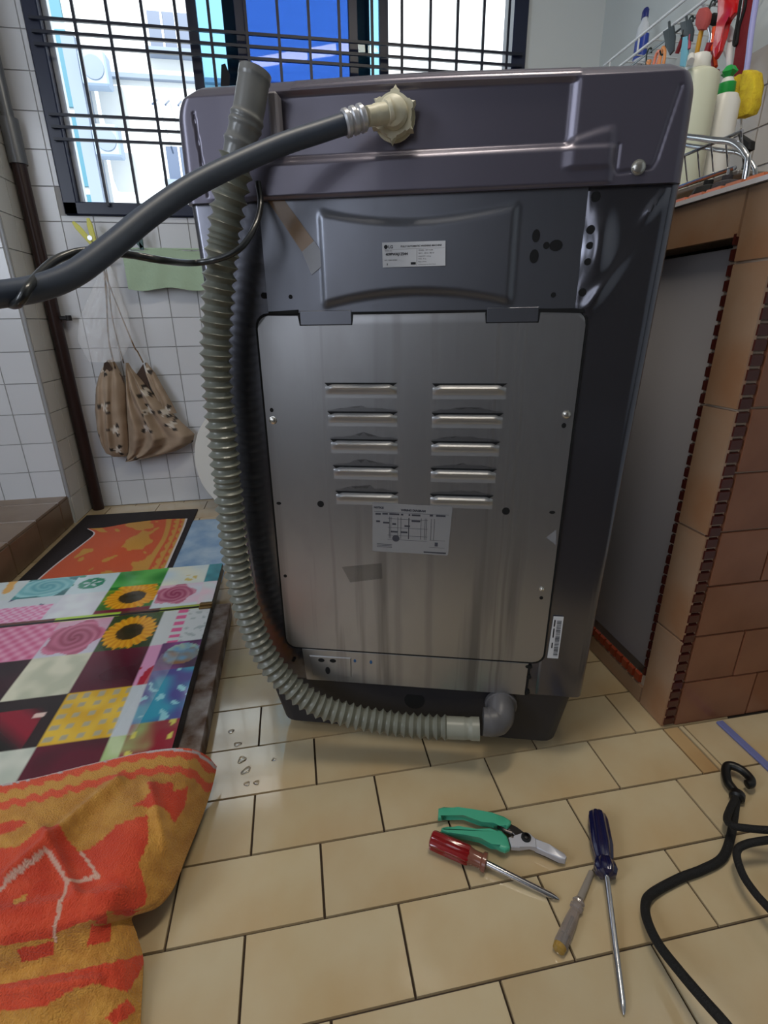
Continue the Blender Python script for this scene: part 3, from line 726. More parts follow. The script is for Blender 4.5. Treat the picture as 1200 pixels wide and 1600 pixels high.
# ------------------------------------------------------------------ black power cord round the inlet hose
pc = thing('power_cord', 'thin black power cord wound once round the grey inlet hose', 'cord', tuple(at_m((404, 292), .02)))
def ihd(q):                                            # depth of the inlet hose under a pixel column
    v = ray(q); best = min(ipts, key=lambda p: ((EYE + v * ((p - EYE).dot(Vector(ROWS[2])))) - p).length); return (best - EYE).dot(Vector(ROWS[2]))
cp = [at_m((403, 285), .02), at_m((407, 318), .03), at_m((398, 355), .062), at_m((375, 388), .079), at_m((340, 405), .083), at_m((300, 411), .085), at_d((255, 407), .57), at_d((210, 399), .545), at_d((168, 394), .512), at_d((138, 392), .494), at_d((110, 397), .484),
      at_d((85, 408), .470), at_d((62, 428), .450), at_d((45, 448), ihd((45, 448)) - .0135), at_d((36, 464), ihd((36, 464)) - .014), at_d((26, 475), ihd((26, 470)) - .006), at_d((14, 474), ihd((14, 465)) + .008), at_d((2, 462), ihd((0, 460)) + .0165), at_d((-25, 440), ihd((-20, 460)) + .012), at_d((-80, 430), .42)]
MB().tube(spline(cp, 10), .0040, 12).build('cord', mat('black cord rubber', S(40, 42, 44), .3, coat=.2), pc, world=True)

# ================================================================== FLOOR LEFT: slab, folding table, mat, towels
BX1, BX0 = -.267, -.965
slab = MB().box((BX0 + .06, .66, 0), (-.226, 1.32, .044), .004, 2).build('stone_slab', mat('worn brown speckled slab', S(96, 70, 52), .6, vcol2=S(196, 190, 188), vscale=13, bump=.4, bscale=50))
tag(slab, 'worn speckled brown slab lying on the floor under the flower print table', 'slab')
ft = thing('folding_table', 'folded low table covered in glossy patchwork flower print film, lying on the slab', 'table', ((BX0 + BX1) / 2, 1.0, .045))
m_print = mat('glossy printed film', (1, 1, 1), .16, attr=True, bump=.06, bscale=38, coat=.3)
m_edge = mat('dark table edge', S(30, 30, 28), .4)
def nz(x, y, s=1, o=0): return noise.noise(Vector((x * s + o, y * s - o, o * .37)))
def mix(a, b, t): return tuple(a[i] + (b[i] - a[i]) * max(0, min(1, t)) for i in range(3))
def sunflower(u_, v_, bg, cx=.5, cy=.5, R=.44):
    dx, dy = (u_ - cx), (v_ - cy); r = math.hypot(dx, dy); a = math.atan2(dy, dx)
    edge = R * (.86 + .14 * abs(math.sin(a * 11))) + .03 * nz(u_, v_, 9, 3)
    if r < R * .5: return mix((38, 40, 24), (70, 52, 22), r / (R * .5) + .3 * nz(u_, v_, 30))
    if r < edge: return mix((206, 128, 18), (232, 178, 40), .5 + .5 * math.sin(a * 22) * (r / R))
    return bg
def rose(u_, v_, bg, dark, light, cx=.5, cy=.5, R=.46):
    dx, dy = u_ - cx, (v_ - cy); r = math.hypot(dx, dy) / R; a = math.atan2(dy, dx)
    if r > 1 + .12 * math.sin(a * 5 + 1): return bg
    return mix(dark, light, .25 + r * .55 + .22 * math.sin(r * 20 + a * 2 + 2 * nz(u_, v_, 4, 1)))
def cloth_print(x, y):
    P = .128; n1 = nz(x, y, 30, 1); n2 = nz(x, y, 70, 5); n3 = nz(x, y, 14, 9)
    if y > 1.262:                                       # far leaf
        cx = [-9, -.83, -.69, -.57, -.43, -.305, 9]; i = max(k for k in range(6) if x >= cx[k]); u_ = (x - cx[i]) / max(.01, min(.2, (cx[i + 1] - cx[i])))
        if y > 1.392:
            v_ = (y - 1.392) / .114
            if i == 0: return mix((196, 206, 206), (214, 160, 70), 1 if n3 > .3 else 0)
            if i == 1: return rose(u_, v_, mix((26, 96, 100), (50, 130, 130), .5 + n1), (52, 136, 148), (150, 204, 208), .5, .55, .55)
            if i == 2:
                c = (196, 216, 222); r = math.hypot(u_ - .45, v_ - .5); return mix(c, (58, 140, 112), 1 if (r < .3 and r > .1 + .12 * math.sin(5 * math.atan2(v_ - .5, u_ - .45))) or n1 > .42 else 0)
            if i == 3: return mix((44, 128, 58), (86, 172, 84), .5 + n3 * 1.2) if v_ > .15 else sunflower(u_, v_ * .5 + .62, (44, 120, 54), .55, .35, .5)
            if i == 4: return mix((186, 208, 224), (222, 224, 206), .5 + n3) if not (abs(u_ - .65) < .13 and abs(v_ - .3) < .18 and n2 > -.1) else (206, 186, 110)
            return mix((52, 150, 160), (20, 110, 124), .5 + n1)
        v_ = (y - 1.262) / .13
        if i <= 1:
            if v_ > .62: return (198, 206, 212) if not (n1 > .34 and i == 1) else (70, 84, 110)
            if x < -.70: return (214, 128, 168) if (int(x * 90) + int(y * 90)) % 2 else (224, 176, 204)
            return (206, 204, 216)
        if i == 2: return mix((204, 202, 214), (216, 222, 226), .5 + n1)
        if i == 3: return sunflower(u_, v_, mix((54, 110, 38), (120, 150, 40), v_ + n1), .55, .6, .52) if v_ > .15 else (112, 28, 48)
        if i == 4: return rose(u_, v_, mix((204, 214, 222), (224, 190, 206), .5 + n3), (130, 32, 70), (206, 140, 160), .42, .55, .42) if v_ > .1 else (206, 216, 220)
        return mix((206, 214, 214), (226, 196, 206), .5 + n1)
    if y > 1.245: return mix((90, 40, 44), (164, 196, 66), 1 if -.66 < x < -.5 else (.1 if x < -.4 else .8))
    # right strip of abstract blots
    if x > -.358 + (.0 if y > 1.09 else 0) and y < 1.095:
        w_ = nz(x, y, 22, 4); v_ = nz(x, y, 45, 8)
        if y > .99:
            r = math.hypot((x + .305) / .05, (y - 1.045) / .05)
            if r < .8: return mix((96, 150, 190), (176, 186, 150) if w_ > 0 else (142, 96, 60), .5 + v_)
            return mix((58, 24, 64), (130, 60, 130), .45 + w_)
        if y > .83: return mix((56, 150, 176), (74, 70, 140), .5 + w_ * 1.6) if v_ < .35 else (140, 200, 210)
        return mix((150, 176, 108), (138, 30, 46), .5 + w_ * 2.2) if v_ < .3 else (206, 196, 90)
    bx = [-9, -.643, -.515, -.386, 9]; i = max(k for k in range(4) if x >= bx[k]); u_ = ((x + .771) / P) % 1 if i == 0 else (x - bx[i]) / P
    rows = [(1.09, 'A'), (.947, 'B'), (.804, 'C'), (.66, 'D'), (-9, 'E')]
    for y0, rn in rows:
        if y >= y0: break
    v_ = (y - y0) / .145
    if rn == 'A':
        if i == 0: return mix((196, 92, 132), (222, 160, 188), .5 + .5 * math.sin(x * 190) * math.sin(y * 170))
        if i == 1: return rose(u_, v_, mix((206, 158, 180), (196, 196, 210), 1 - v_), (122, 36, 62), (204, 120, 150), .5, .5, .5)
        if i == 2: return sunflower(u_, v_, mix((46, 62, 30), (60, 84, 34), .5 + n1), .5, .5, .5)
        c = (202, 206, 206); 
        if abs(x + .335) < .012 and math.sin(y * 220) > -.2: return (214, 92, 142)
        return mix(c, (168, 176, 176), 1 if n2 > .25 and x > -.33 else 0)
    if rn == 'B':
        if i == 0: return mix((34, 16, 20), (84, 36, 50), n3 + .3)
        if i == 1: return mix((188, 190, 168), (214, 212, 190), .5 + n1 * 1.4)
        if i == 2: return mix((66, 18, 34), (100, 28, 48), .4 + n3)
        return (214, 150, 186) if not (v_ < .45 and n1 > .05) else (176, 40, 60)
    if rn == 'C':
        if i <= 1:
            k = math.sin(30 * (y - .85) + 26 * (x + .6)); return mix((30, 26, 22), (140, 22, 42), (.2 + .9 * k) if x < -.54 and v_ < .75 else .1 * (1 + n3)) if not (abs(x + .545) < .012 and abs(v_ - .6) < .05) else (226, 196, 186)
        if i == 2:
            a, b_ = (u_ * 4.5) % 1, (v_ * 5) % 1; return (170, 162, 134) if (abs(a - .5) < .24 and abs(b_ - .5) < .24) else mix((206, 160, 34), (222, 184, 60), .5 + n1)
        return (190, 198, 204)
    if rn == 'D':
        if i <= 1: return mix((176, 184, 172), (206, 208, 196), .5 + n1)
        if i == 2: return mix((92, 16, 36), (44, 26, 24), .35 + n3 * 1.2 - v_ * .3)
        return mix((150, 180, 104), (190, 206, 160), .5 + n1)
    return mix((120, 60, 60), (190, 180, 150), .5 + n3)
def leaf(y0, y1, z0, z1, name):
    step = .0042; nx = int((BX1 - BX0) / step); ny = int((y1 - y0) / step)
    mb = MB(); colr = []
    mb.grid(lambda u_, v_: (BX0 + u_ * (BX1 - BX0), y0 + v_ * (y1 - y0), z1 + .0006 * nz(u_, v_, 9, 2)), nx, ny)
    for v in mb.v: colr.append((*lin(tuple(max(0, min(255, c)) / 255 for c in cloth_print(v.x, v.y))), 1))
    o = mb.build(name, m_print, ft, world=True, colours=colr, ang=60)
    MB().box((BX0, y0, z0), (BX1 + .0015, y1, z1 - .0012), .002).build('leaf_edge', m_edge, o, world=True)
    return o
leaf(1.252, 1.508, .052, .082, 'table_leaf'); leaf(.60, 1.247, .050, .080, 'table_leaf')
MB().box((BX1 - .03, 1.235, .0795), (BX1 + .004, 1.265, .086), .002).tube([(BX1 - .028, 1.249, .087), (BX1 + .004, 1.249, .087)], .0045, 10).build('hinge', mat('dull brass hinge', S(120, 96, 60), .35, metal=.8), ft, world=True)
# puckered edge of the film, lifted along the table's right side
def pk(u_, v_):
    x = -.385 + u_ * .04 + v_ * .035; y = .80 + v_ * .25
    return (x, y, .0808 + .0045 * max(0, math.sin(u_ * math.pi)) * (1 + .6 * math.sin(v_ * 40 + u_ * 9)) * math.sin(math.pi * v_))
MB().grid(pk, 12, 50).build('film_pucker', film('clear glossy film', (.9, .9, .92), .14, .08), ft, world=True)
dm = MB().prism([(-.955, 1.53), (-.462, 1.53), (-.475, 2.268), (-.955, 2.285)], 0, .008, .003, 2).build('floor_mat', mat('black rubber mat', S(40, 34, 36), .8, bump=.3, bscale=150))
tag(dm, 'flat black floor mat by the brown step under the small towel', 'mat')
bs = MB().grid(lambda u_, v_: (-.472 + u_ * .19 + (.0), 1.528 + v_ * .60, .0035 + .0015 * nz(u_, v_, 4, 7) + .001 * math.sin(u_ * 9)), 24, 60).build('plastic_sheet', mat('pale blue plastic sheet', S(116, 152, 190), .22, vcol2=S(170, 192, 212), vscale=7))
tag(bs, 'pale blue plastic sheet on the floor between mat and washing machine', 'sheet')
m_towel = mat('terry cloth', (1, 1, 1), .95, attr=True, bump=.9, bscale=420, sheen=.15, spec=.15)
def towel_mesh(ctrl, nu, nv, colour, thick=.006, zjit=.0012, ridges=()):
    """ctrl: rows of (pixel x, pixel y, height) laid down as a soft surface"""
    pts = [[fl((a, b), z) for a, b, z in r] for r in ctrl]; pxs = [[Vector((a, b, 0)) for a, b, z in r] for r in ctrl]
    def surf(G):
        fine = [spline(r, 12) for r in G]; cols = list(zip(*fine)); return [spline(list(c), 12) for c in cols]
    A = surf(pts); B = surf(pxs)
    U, V_ = len(A) - 1, len(A[0]) - 1
    def samp(G, u_, v_):
        a = min(u_ * U, U - 1e-6); b = min(v_ * V_, V_ - 1e-6); i, j = int(a), int(b); fa, fb = a - i, b - j
        return (G[i][j] * (1 - fa) + G[i + 1][j] * fa) * (1 - fb) + (G[i][j + 1] * (1 - fa) + G[i + 1][j + 1] * fa) * fb
    mb = MB(); cs = []
    for lay in (0, 1):
        def fn(u_, v_):
            p = samp(A, u_, v_).copy(); px_ = samp(B, u_, v_); p.z += sum(h * math.exp(-(segd((px_.x, px_.y), a_, b_) / w_) ** 2) for a_, b_, h, w_ in ridges); e = min(u_, 1 - u_, v_, 1 - v_)
            p.z += (zjit * nz(p.x, p.y, 160, 3) if lay == 0 else -thick * sst(0, .02, e)); p.z = max(p.z, .001 if lay else .002); return p
        mb.grid(fn, nu, nv)
        for j in range(nv + 1):
            for i in range(nu + 1):
                q = samp(B, i / nu, j / nv); cs.append((*lin(tuple(max(0, min(255, c)) / 255 for c in colour(q.x, q.y, i / nu, j / nv))), 1))
    return mb, cs
RED, OCH, PALE = (222, 88, 58), (208, 152, 72), (214, 170, 150)
def K(l): return [(a / 3, 1150 + b / 3) for a, b in l]
top_e = K([(-200, 262), (0, 230), (170, 195), (420, 130), (600, 85), (780, 60), (920, 75), (1015, 150)])
blobs = [K(l) for l in ([(690, 225), (810, 215), (815, 260), (885, 235), (870, 330), (820, 405), (775, 340), (620, 330), (710, 275)],
    [(-200, 440), (0, 410), (95, 395), (130, 410), (0, 465), (-200, 500)],
    [(-200, 560), (0, 530), (100, 510), (180, 440), (270, 425), (300, 470), (370, 545), (450, 510), (560, 410), (690, 370), (695, 500), (650, 600), (690, 740), (680, 790), (610, 830), (500, 820), (495, 870), (420, 860), (270, 920), (240, 950), (0, 980), (-200, 1010)],
    [(80, 1000), (250, 965), (250, 1030), (100, 1060)], [(430, 880), (520, 880), (520, 960), (410, 985)],
    [(-200, 1200), (0, 1170), (300, 1110), (700, 1020), (665, 1090), (600, 1200), (480, 1170), (350, 1190), (200, 1270), (0, 1290), (-200, 1300)],
    [(490, 1320), (600, 1230), (640, 1290), (540, 1360)])]
lines = [tuple(K(l)) for l in ([(-60, 770), (215, 545)], [(225, 545), (320, 695)], [(320, 695), (460, 655)], [(460, 655), (380, 545)], [(320, 695), (255, 900)], [(255, 900), (262, 960)])]
dot = K([(65, 770), (130, 735), (120, 780), (70, 800)])
def big_towel(x, y, u_, v_):
    x += 2 * nz(x, y, .12, 2); y += 2 * nz(x, y, .12, 6)
    d = min(segd((x, y), top_e[i], top_e[i + 1]) for i in range(len(top_e) - 1)) 
    wv = 2.5 * math.sin(x * .22)
    if d < 2.2: return (196, 186, 186)
    for l in lines:
        if segd((x, y), *l) < 3: return PALE
    if inpoly((x, y), dot): return OCH
    k = d - 3 - wv
    if k < 9: return RED
    if k < 23: return OCH
    if k < 34: return RED
    for b_ in blobs:
        if inpoly((x, y), b_): return mix(RED, (202, 66, 44), .5 + .6 * nz(x, y, .05, 4))
    return mix(OCH, (190, 132, 60), .5 + nz(x, y, .06, 1) + .5 * nz(x, y, .45, 3))
ctl = [[(-70, 1241, .086), (0, 1226, .087), (60, 1214, .088), (140, 1194, .089), (230, 1174, .087), (290, 1169, .082), (322, 1180, .058), (339, 1198, .034)],
       [(-70, 1290, .09), (0, 1272, .094), (60, 1256, .10), (140, 1236, .098), (220, 1214, .092), (285, 1212, .084), (315, 1226, .055), (331, 1232, .028)],
       [(-70, 1345, .09), (0, 1325, .098), (60, 1306, .108), (140, 1280, .094), (215, 1262, .104), (275, 1262, .085), (302, 1272, .052), (316, 1276, .026)],
       [(-70, 1400, .09), (0, 1378, .094), (55, 1360, .10), (130, 1335, .09), (200, 1318, .1), (250, 1318, .084), (280, 1326, .05), (294, 1330, .028)],
       [(-70, 1445, .09), (0, 1425, .09), (55, 1408, .09), (120, 1390, .088), (180, 1378, .092), (220, 1376, .08), (256, 1382, .055), (272, 1385, .036)],
       [(-70, 1475, .092), (0, 1458, .092), (50, 1446, .09), (105, 1436, .088), (160, 1424, .088), (190, 1418, .076), (225, 1418, .058), (246, 1414, .044)],
       [(-70, 1500, .074), (0, 1488, .074), (50, 1478, .073), (100, 1466, .07), (145, 1452, .068), (175, 1442, .056), (196, 1434, .046), (207, 1428, .04)],
       [(-70, 1530, .05), (0, 1520, .05), (50, 1512, .05), (100, 1502, .05), (145, 1490, .05), (178, 1478, .044), (202, 1468, .034), (214, 1460, .026)],
       [(-70, 1566, .042), (0, 1556, .044), (60, 1548, .05), (110, 1540, .05), (150, 1528, .046), (184, 1516, .04), (211, 1506, .026), (224, 1498, .016)],
       [(-70, 1620, .03), (0, 1612, .03), (60, 1604, .036), (110, 1596, .03), (150, 1584, .034), (186, 1570, .03), (208, 1560, .02), (222, 1550, .012)],
       [(-70, 1700, .02), (0, 1692, .02), (60, 1684, .02), (110, 1674, .02), (150, 1662, .02), (184, 1650, .018), (206, 1640, .012), (219, 1630, .008)],
       [(-70, 1790, .014), (0, 1784, .014), (60, 1778, .014), (110, 1768, .014), (150, 1756, .014), (184, 1746, .012), (206, 1738, .008), (218, 1730, .006)]]
mb, cs = towel_mesh(ctl, 150, 200, big_towel, ridges=[((10, 1372), (185, 1222), .012, 9), ((70, 1300), (120, 1400), .008, 8), ((-60, 1440), (190, 1395), .007, 12), ((235, 1230), (262, 1330), .008, 9), ((-60, 1560), (150, 1535), .006, 10)])
tw = mb.build('bath_towel', m_towel, colours=cs, ang=80, fix=False)
tag(tw, 'large orange and ochre terry towel draped over the near end of the table', 'towel')
def small_towel(x, y, u_, v_):
    if u_ < .015 or u_ > .985: return (214, 206, 206)
    if .86 < u_ < .89 + .012 * math.sin(v_ * 60) or .93 < u_ < .955 + .012 * math.sin(v_ * 60 + 2): return (206, 84, 40)
    if u_ > .8: return (202, 148, 60)
    return (208, 86, 42) if nz(u_, v_, 4.2, 3) + .5 * nz(u_, v_, 11, 8) > -.15 + .8 * (u_ - .5) else (204, 148, 58)
ctl2 = [[(136, 826, .02), (165, 824, .018), (205, 817, .022), (250, 812, .014), (293, 810, .011)],
        [(146, 834, .016), (178, 834, .024), (214, 828, .028), (250, 824, .014), (289, 822, .011)],
        [(128, 850, .012), (162, 849, .02), (204, 844, .034), (244, 842, .016), (281, 841, .011)],
        [(100, 871, .011), (138, 869, .014), (184, 865, .022), (228, 864, .016), (271, 864, .011)],
        [(74, 892, .011), (112, 890, .012), (160, 887, .013), (212, 887, .012), (261, 887, .011)],
        [(40, 922, .011), (86, 920, .011), (138, 918, .011), (194, 917, .011), (246, 917, .011)]]
mb, cs = towel_mesh(ctl2, 80, 70, small_towel, thick=.004, zjit=.0006)
t2 = mb.build('hand_towel', m_towel, colours=cs, ang=80, fix=False)
tag(t2, 'small rumpled orange and yellow towel lying on the black mat', 'towel')

# ================================================================== WATER DROPS
m_water = mat('clear water', (1, 1, 1), .02, trans=1, ior=1.33)
drops = [((361, 1143), .0065, .0045, .4, 'small ring shaped water drop nearest the dark grout corner'), ((371, 1163), .008, .005, .1, 'flat oval water drop lying across the grout line'), ((378, 1187), .009, .0075, .8, 'largest round water drop in the middle of the wet tile'), ((385, 1204), .011, .006, .7, 'kidney shaped water drop below the largest one'),
         ((386, 1225), .0055, .005, 0, 'left one of two small drops beside the towel corner'), ((401, 1223), .0055, .005, .5, 'right one of two small drops beside the towel corner'), ((428, 1187), .004, .0035, 0, 'lone tiny drop on the right of the wet tile')]
for q, a, b_, th, lb in drops:
    c = fl(q, .0)
    M = Matrix.Translation((c.x, c.y, .0004)) @ Matrix.Rotation(th, 4, 'Z') @ Matrix.Diagonal((a, b_, 1, 1))
    prof = [(1, 0), (.97, .0008), (.85, .0016), (.6, .0022), (.3, .0025), (.02, .0026)]
    m0 = MB().lathe(prof, 20, M=M)
    for v in m0.v: 
        d = 1 + .16 * math.sin(3 * math.atan2(v.y - c.y, v.x - c.x) + a * 900); v.x = c.x + (v.x - c.x) * d; v.y = c.y + (v.y - c.y) * d
    tag(m0.build('water_drop', m_water), lb, 'water drop', 'water drops on the floor tiles')

# ================================================================== TOOLS
def G(l, ox, oy, s): return [(ox + a * s, oy + b * s) for a, b in l]
def flat(poly, z): return [(p.x, p.y) for p in (fl(q, z) for q in poly)]
m_green = mat('mint green handle plastic', S(66, 160, 128), .38, coat=.15)
m_chrome = mat('chromed tool steel', S(190, 190, 194), .2, metal=1); m_blade = mat('satin blade steel', S(186, 186, 194), .4, metal=.35)
m_dsteel = mat('dark tool steel', S(70, 66, 64), .35, metal=.9)
ps = thing('pruning_shears', 'garden shears with mint green handles lying on the beige floor tiles', 'shears', tuple(fl((790, 1310))))
g = lambda l: G(l, 660, 1240, .2)
MB().prism(flat(g([(125, 112), (165, 100), (280, 108), (400, 125), (540, 150), (640, 175), (695, 210), (690, 240), (660, 270), (600, 235), (560, 250), (470, 208), (320, 172), (170, 155), (150, 190), (122, 190)]), .02), .010, .021, .004, 3, top_only=False).build('upper_handle', m_green, ps, world=True)
MB().prism(flat(g([(140, 285), (150, 262), (190, 250), (280, 255), (420, 278), (540, 298), (585, 275), (620, 285), (665, 330), (688, 405), (684, 428), (648, 442), (600, 424), (550, 376), (450, 348), (320, 322), (200, 306), (148, 296)]), .02), .009, .021, .005, 3, top_only=False).build('lower_handle', m_green, ps, world=True)
MB().prism(flat(g([(695, 232), (740, 255), (800, 300), (770, 340), (720, 318), (668, 270)]), .018), .008, .017, .001).build('blade_shank', m_dsteel, ps, world=True)
MB().prism(flat(g([(672, 340), (735, 328), (790, 300), (832, 302), (885, 350), (890, 425), (840, 408), (760, 420), (695, 415)]), .019), .011, .019, .001).prism(flat(g([(870, 335), (990, 392), (1110, 460), (1130, 488), (1118, 512), (1075, 505), (960, 450), (885, 420)]), .018), .007, .0175, .0025, 2).build('blade', m_blade, ps, world=True)
MB().prism(flat(g([(880, 428), (960, 458), (1075, 510), (1118, 516), (1110, 528), (1060, 522), (880, 440)]), .01), .004, .009, .001).build('counter_blade', m_dsteel, ps, world=True)
pc_ = fl((822, 1308.5), .02)
MB().lathe([(.0078, .0), (.0078, .003), (.006, .0035)], 22, M=Matrix.Translation((pc_.x, pc_.y, .0185))).build('pivot_washer', m_black, ps, world=True)
MB().lathe([(.0045, .0), (.0045, .0015), (.001, .0022)], 18, M=Matrix.Translation((pc_.x, pc_.y, .022))).build('pivot_bolt', mat('blackened bolt', S(60, 60, 62), .25, metal=1), ps, world=True)
pc_ = fl((800, 1307), .019); MB().lathe([(.0026, 0), (.0026, .001), (.001, .0015)], 14, M=Matrix.Translation((pc_.x, pc_.y, .0188))).build('rivet', m_dsteel, ps, world=True)
sp = [fl(q, .014) for q in g([(585, 262), (612, 250), (640, 285), (700, 310)])]
MB().tube(spline(sp, 10), .0035, 10).build('spring', m_dsteel, ps, world=True)

def driver(name, label, p_end, p_neck, p_tip, prof, lobes, depth, m_h, m_shaft, r_sh, extra=None):
    """prof: (fraction along the handle, radius) from butt to neck"""
    L = (p_neck - p_end).length; t = thing(name, label, 'screwdriver', (p_end.x, p_end.y, 0))
    MB().lathe([(r, f * L) for f, r in prof], 48 if lobes else 24, M=axis(p_end, p_neck), lobes=lobes, depth=depth).build('handle', m_h, t, world=True, ang=28)
    d = (p_tip - p_neck).normalized(); Ls = (p_tip - p_neck).length
    MB().tube([p_neck - d * .004, p_neck + d * (Ls - .012), p_neck + d * (Ls - .006), p_neck + d * Ls], [r_sh, r_sh, r_sh * .8, r_sh * .22], 16).build('shaft', m_shaft, t, world=True)
    return t, axis(p_end, p_neck), L
m_redh = mat('clear red handle plastic', S(150, 24, 28), .15, trans=.35, coat=.4); m_amber = mat('clear brown plastic', S(150, 96, 80), .15, trans=.4)
r = .0150
pe, pn, pt = fl((673, 1311), r), fl((761, 1349), r * .9), fl((874, 1406), .0045)
t, M, L = driver('screwdriver', 'red handled screwdriver lying beside the green shears', pe, pn, pt, [(0, .010), (.02, .0140), (.05, .0150), (.66, .0150), (.70, .0134)], 8, .16, m_redh, m_chrome, .0044)
MB().lathe([(.0130, L * .69), (.0112, L * .78), (.0110, L * .9), (.0142, L * .93), (.0142, L * .985), (.008, L)], 32, M=M).build('handle_collar', m_amber, t, world=True)
m_clear = mat('clear grey plastic', S(196, 184, 178), .12, trans=.7, ior=1.4)
pe, pn, pt = fl((872, 1486), .0095), fl((906, 1405), .0085), fl((927, 1357), .004)
t, M, L = driver('voltage_tester', 'small clear plastic voltage tester screwdriver beside the dark blue one', pe, pn, pt, [(.09, .0088), (.14, .0094), (.6, .0082), (.78, .0066), (.80, .0088), (.86, .0092), (.9, .0076), (.94, .0088), (.98, .0072), (1, .0052)], 6, .08, m_clear, m_black, .0012)
MB().lathe([(.0055, 0), (.0080, L * .02), (.0088, L * .09)], 20, M=M).build('end_cap', mat('amber end cap', S(176, 140, 66), .15, trans=.3), t, world=True)
MB().tube([pn, pn.lerp(pt, .86)], [.0050, .0042], 16).build('shaft_sleeve', mat('frosted sleeve', S(170, 160, 150), .3, trans=.35), t, world=True)
MB().tube([pe.lerp(pn, .15), pe.lerp(pn, .3)], .0028, 10).tube([pe.lerp(pn, .32), pe.lerp(pn, .62)], .002, 10).build('neon_lamp', m_dsteel, t, world=True)
m_bl = mat('dark blue handle plastic', S(24, 24, 62), .14, trans=.12, coat=.5)
pe, pn, pt = fl((932, 1268), .0172), fl((948, 1370), .0165), fl((975, 1586), .004)
t, M, L = driver('screwdriver', 'long screwdriver with dark blue handle, the rightmost tool on the floor', pe, pn, pt, [(0, .004), (.015, .0095), (.06, .0142), (.15, .0164), (.55, .0174), (.72, .0148), (.77, .0134), (.80, .0158), (.9, .0178), (.97, .015), (1, .007)], 8, .14, m_bl, m_chrome, .0042)

# ------------------------------------------------------------------ bungee cord with hook
bc = thing('bungee_cord', 'black bungee cord with plastic hook looping over the floor at right', 'cord', tuple(fl((1147, 1240))))
m_bk = mat('black braided cord', S(16, 15, 15), .75, bump=.5, bscale=500); m_hk = mat('black hook plastic', S(14, 14, 15), .4)
hk = [(1151, 1240, .012), (1143, 1230, .013), (1137, 1221, .014), (1134, 1205, .016), (1137, 1197, .018), (1146, 1197, .02), (1160, 1204, .02), (1172, 1216, .019), (1173, 1224, .018), (1166, 1226, .017)]
MB().tube(spline([fl((a, b), z) for a, b, z in hk], 8), [.0076] * 72 + [.0055], 14).lathe([(.008, -.008), (.012, -.004), (.012, .006), (.008, .010)], 16, M=axis(fl((1152, 1243), .012), fl((1150, 1252), .012))).build('hook', m_hk, bc, world=True)
ca = [(1151, 1244, .012), (1147, 1275, .008), (1141, 1310, .007), (1128, 1341, .006), (1097, 1359, .006), (1063, 1372, .006), (1022, 1394, .007), (1009, 1410, .012), (1011, 1437, .018), (1029, 1475, .026), (1063, 1519, .036), (1097, 1559, .044), (1135, 1602, .05), (1172, 1650, .05)]
cb = [(1151, 1244, .014), (1140, 1266, .02), (1136, 1282, .03), (1148, 1291, .04), (1175, 1295, .045), (1205, 1297, .05), (1240, 1296, .05), (1262, 1302, .05), (1240, 1309, .048), (1205, 1312, .045), (1166, 1319, .04), (1151, 1332, .036), (1160, 1365, .032), (1179, 1394, .032), (1203, 1421, .034), (1240, 1462, .034), (1280, 1500, .02)]
MB().tube(spline([fl((a, b), z) for a, b, z in ca], 8), .0064, 12).build('cord_strand', m_bk, bc, world=True)
MB().tube(spline([fl((a, b), z) for a, b, z in cb], 8), .0056, 12).build('cord_strand', m_bk, bc, world=True)
bsx = MB().box((.822, .40, 0), (.838, .69, .006), .0015).build('edge_strip', mat('blue violet plastic strip', S(104, 110, 158), .4))
tag(bsx, 'thin blue violet plastic strip on the floor in front of the counter', 'strip')

# ================================================================== BACK WALL THINGS
RY = 2.365
rl = thing('towel_rail', 'thin grey wire rail on the white tiles below the window', 'rail', (-.2, 2.36, 1.05))
MB().tube([(-.78, RY, 1.068), (.10, RY, 1.076)], .004, 10).build('rail', mat('grey wire', S(130, 132, 136), .4, metal=.6), rl, world=True)
for x, z in ((-.78, 1.068), (.10, 1.076)): MB().tube([(x, RY, z), (x, 2.42, z)], .004, 10).build('rail_bracket', MATS['grey wire'], rl, world=True)
def gt(u_, v_):
    x = -.628 + u_ * .30; z = 1.08 - v_ * .145 - .006 * math.sin(u_ * 9); return (x, RY - .007 - .004 * math.sin(x * 60 + v_ * 2) * v_ - .002 * nz(u_, v_, 6, 1), z)
mb = MB().grid(gt, 50, 24); mb.grid(lambda u_, v_: (-.628 + u_ * .30, RY + .008, 1.078 - v_ * .10), 20, 8); mb.grid(lambda u_, v_: (-.628 + u_ * .30, RY - .0065 * math.cos(v_ * math.pi), 1.08 + .006 * math.sin(v_ * math.pi)), 20, 8)
tag(mb.build('face_cloth', mat('pale green cloth', S(168, 190, 164), .9, bump=.5, bscale=120), ang=60, fix=False), 'pale green cloth hanging over the wire rail under the window', 'cloth')
def peg(label, q, tilt, m, s=1.0):
    c = at_y(q, RY - .012); t = thing('clothes_peg', label, 'peg', tuple(c), 0)
    for sg in (-1, 1):
        R_ = Matrix.Rotation(tilt, 4, 'Y') @ Matrix.Rotation(sg * .28, 4, 'Y')
        MB().prism([(-.006 * s, -.03 * s), (.006 * s, -.03 * s), (.0065 * s, .03 * s), (.003 * s, .045 * s), (-.003 * s, .045 * s), (-.0065 * s, .03 * s)], -.004, .004, .0015, M=Matrix.Translation((sg * .007 * s, 0, 0)) @ R_ @ MXZ).build('peg_arm', m, t)
    MB().lathe([(.006 * s, -.006), (.006 * s, .006)], 12, M=MXZ).build('peg_spring', m_chrome, t)
m_yel = mat('yellow plastic', S(218, 214, 96), .45); m_teal = mat('dark teal plastic', S(62, 92, 92), .45)
peg('yellow clothes peg on the rail above the cloth bags', (141, 372), -.35, m_yel, 1.5)
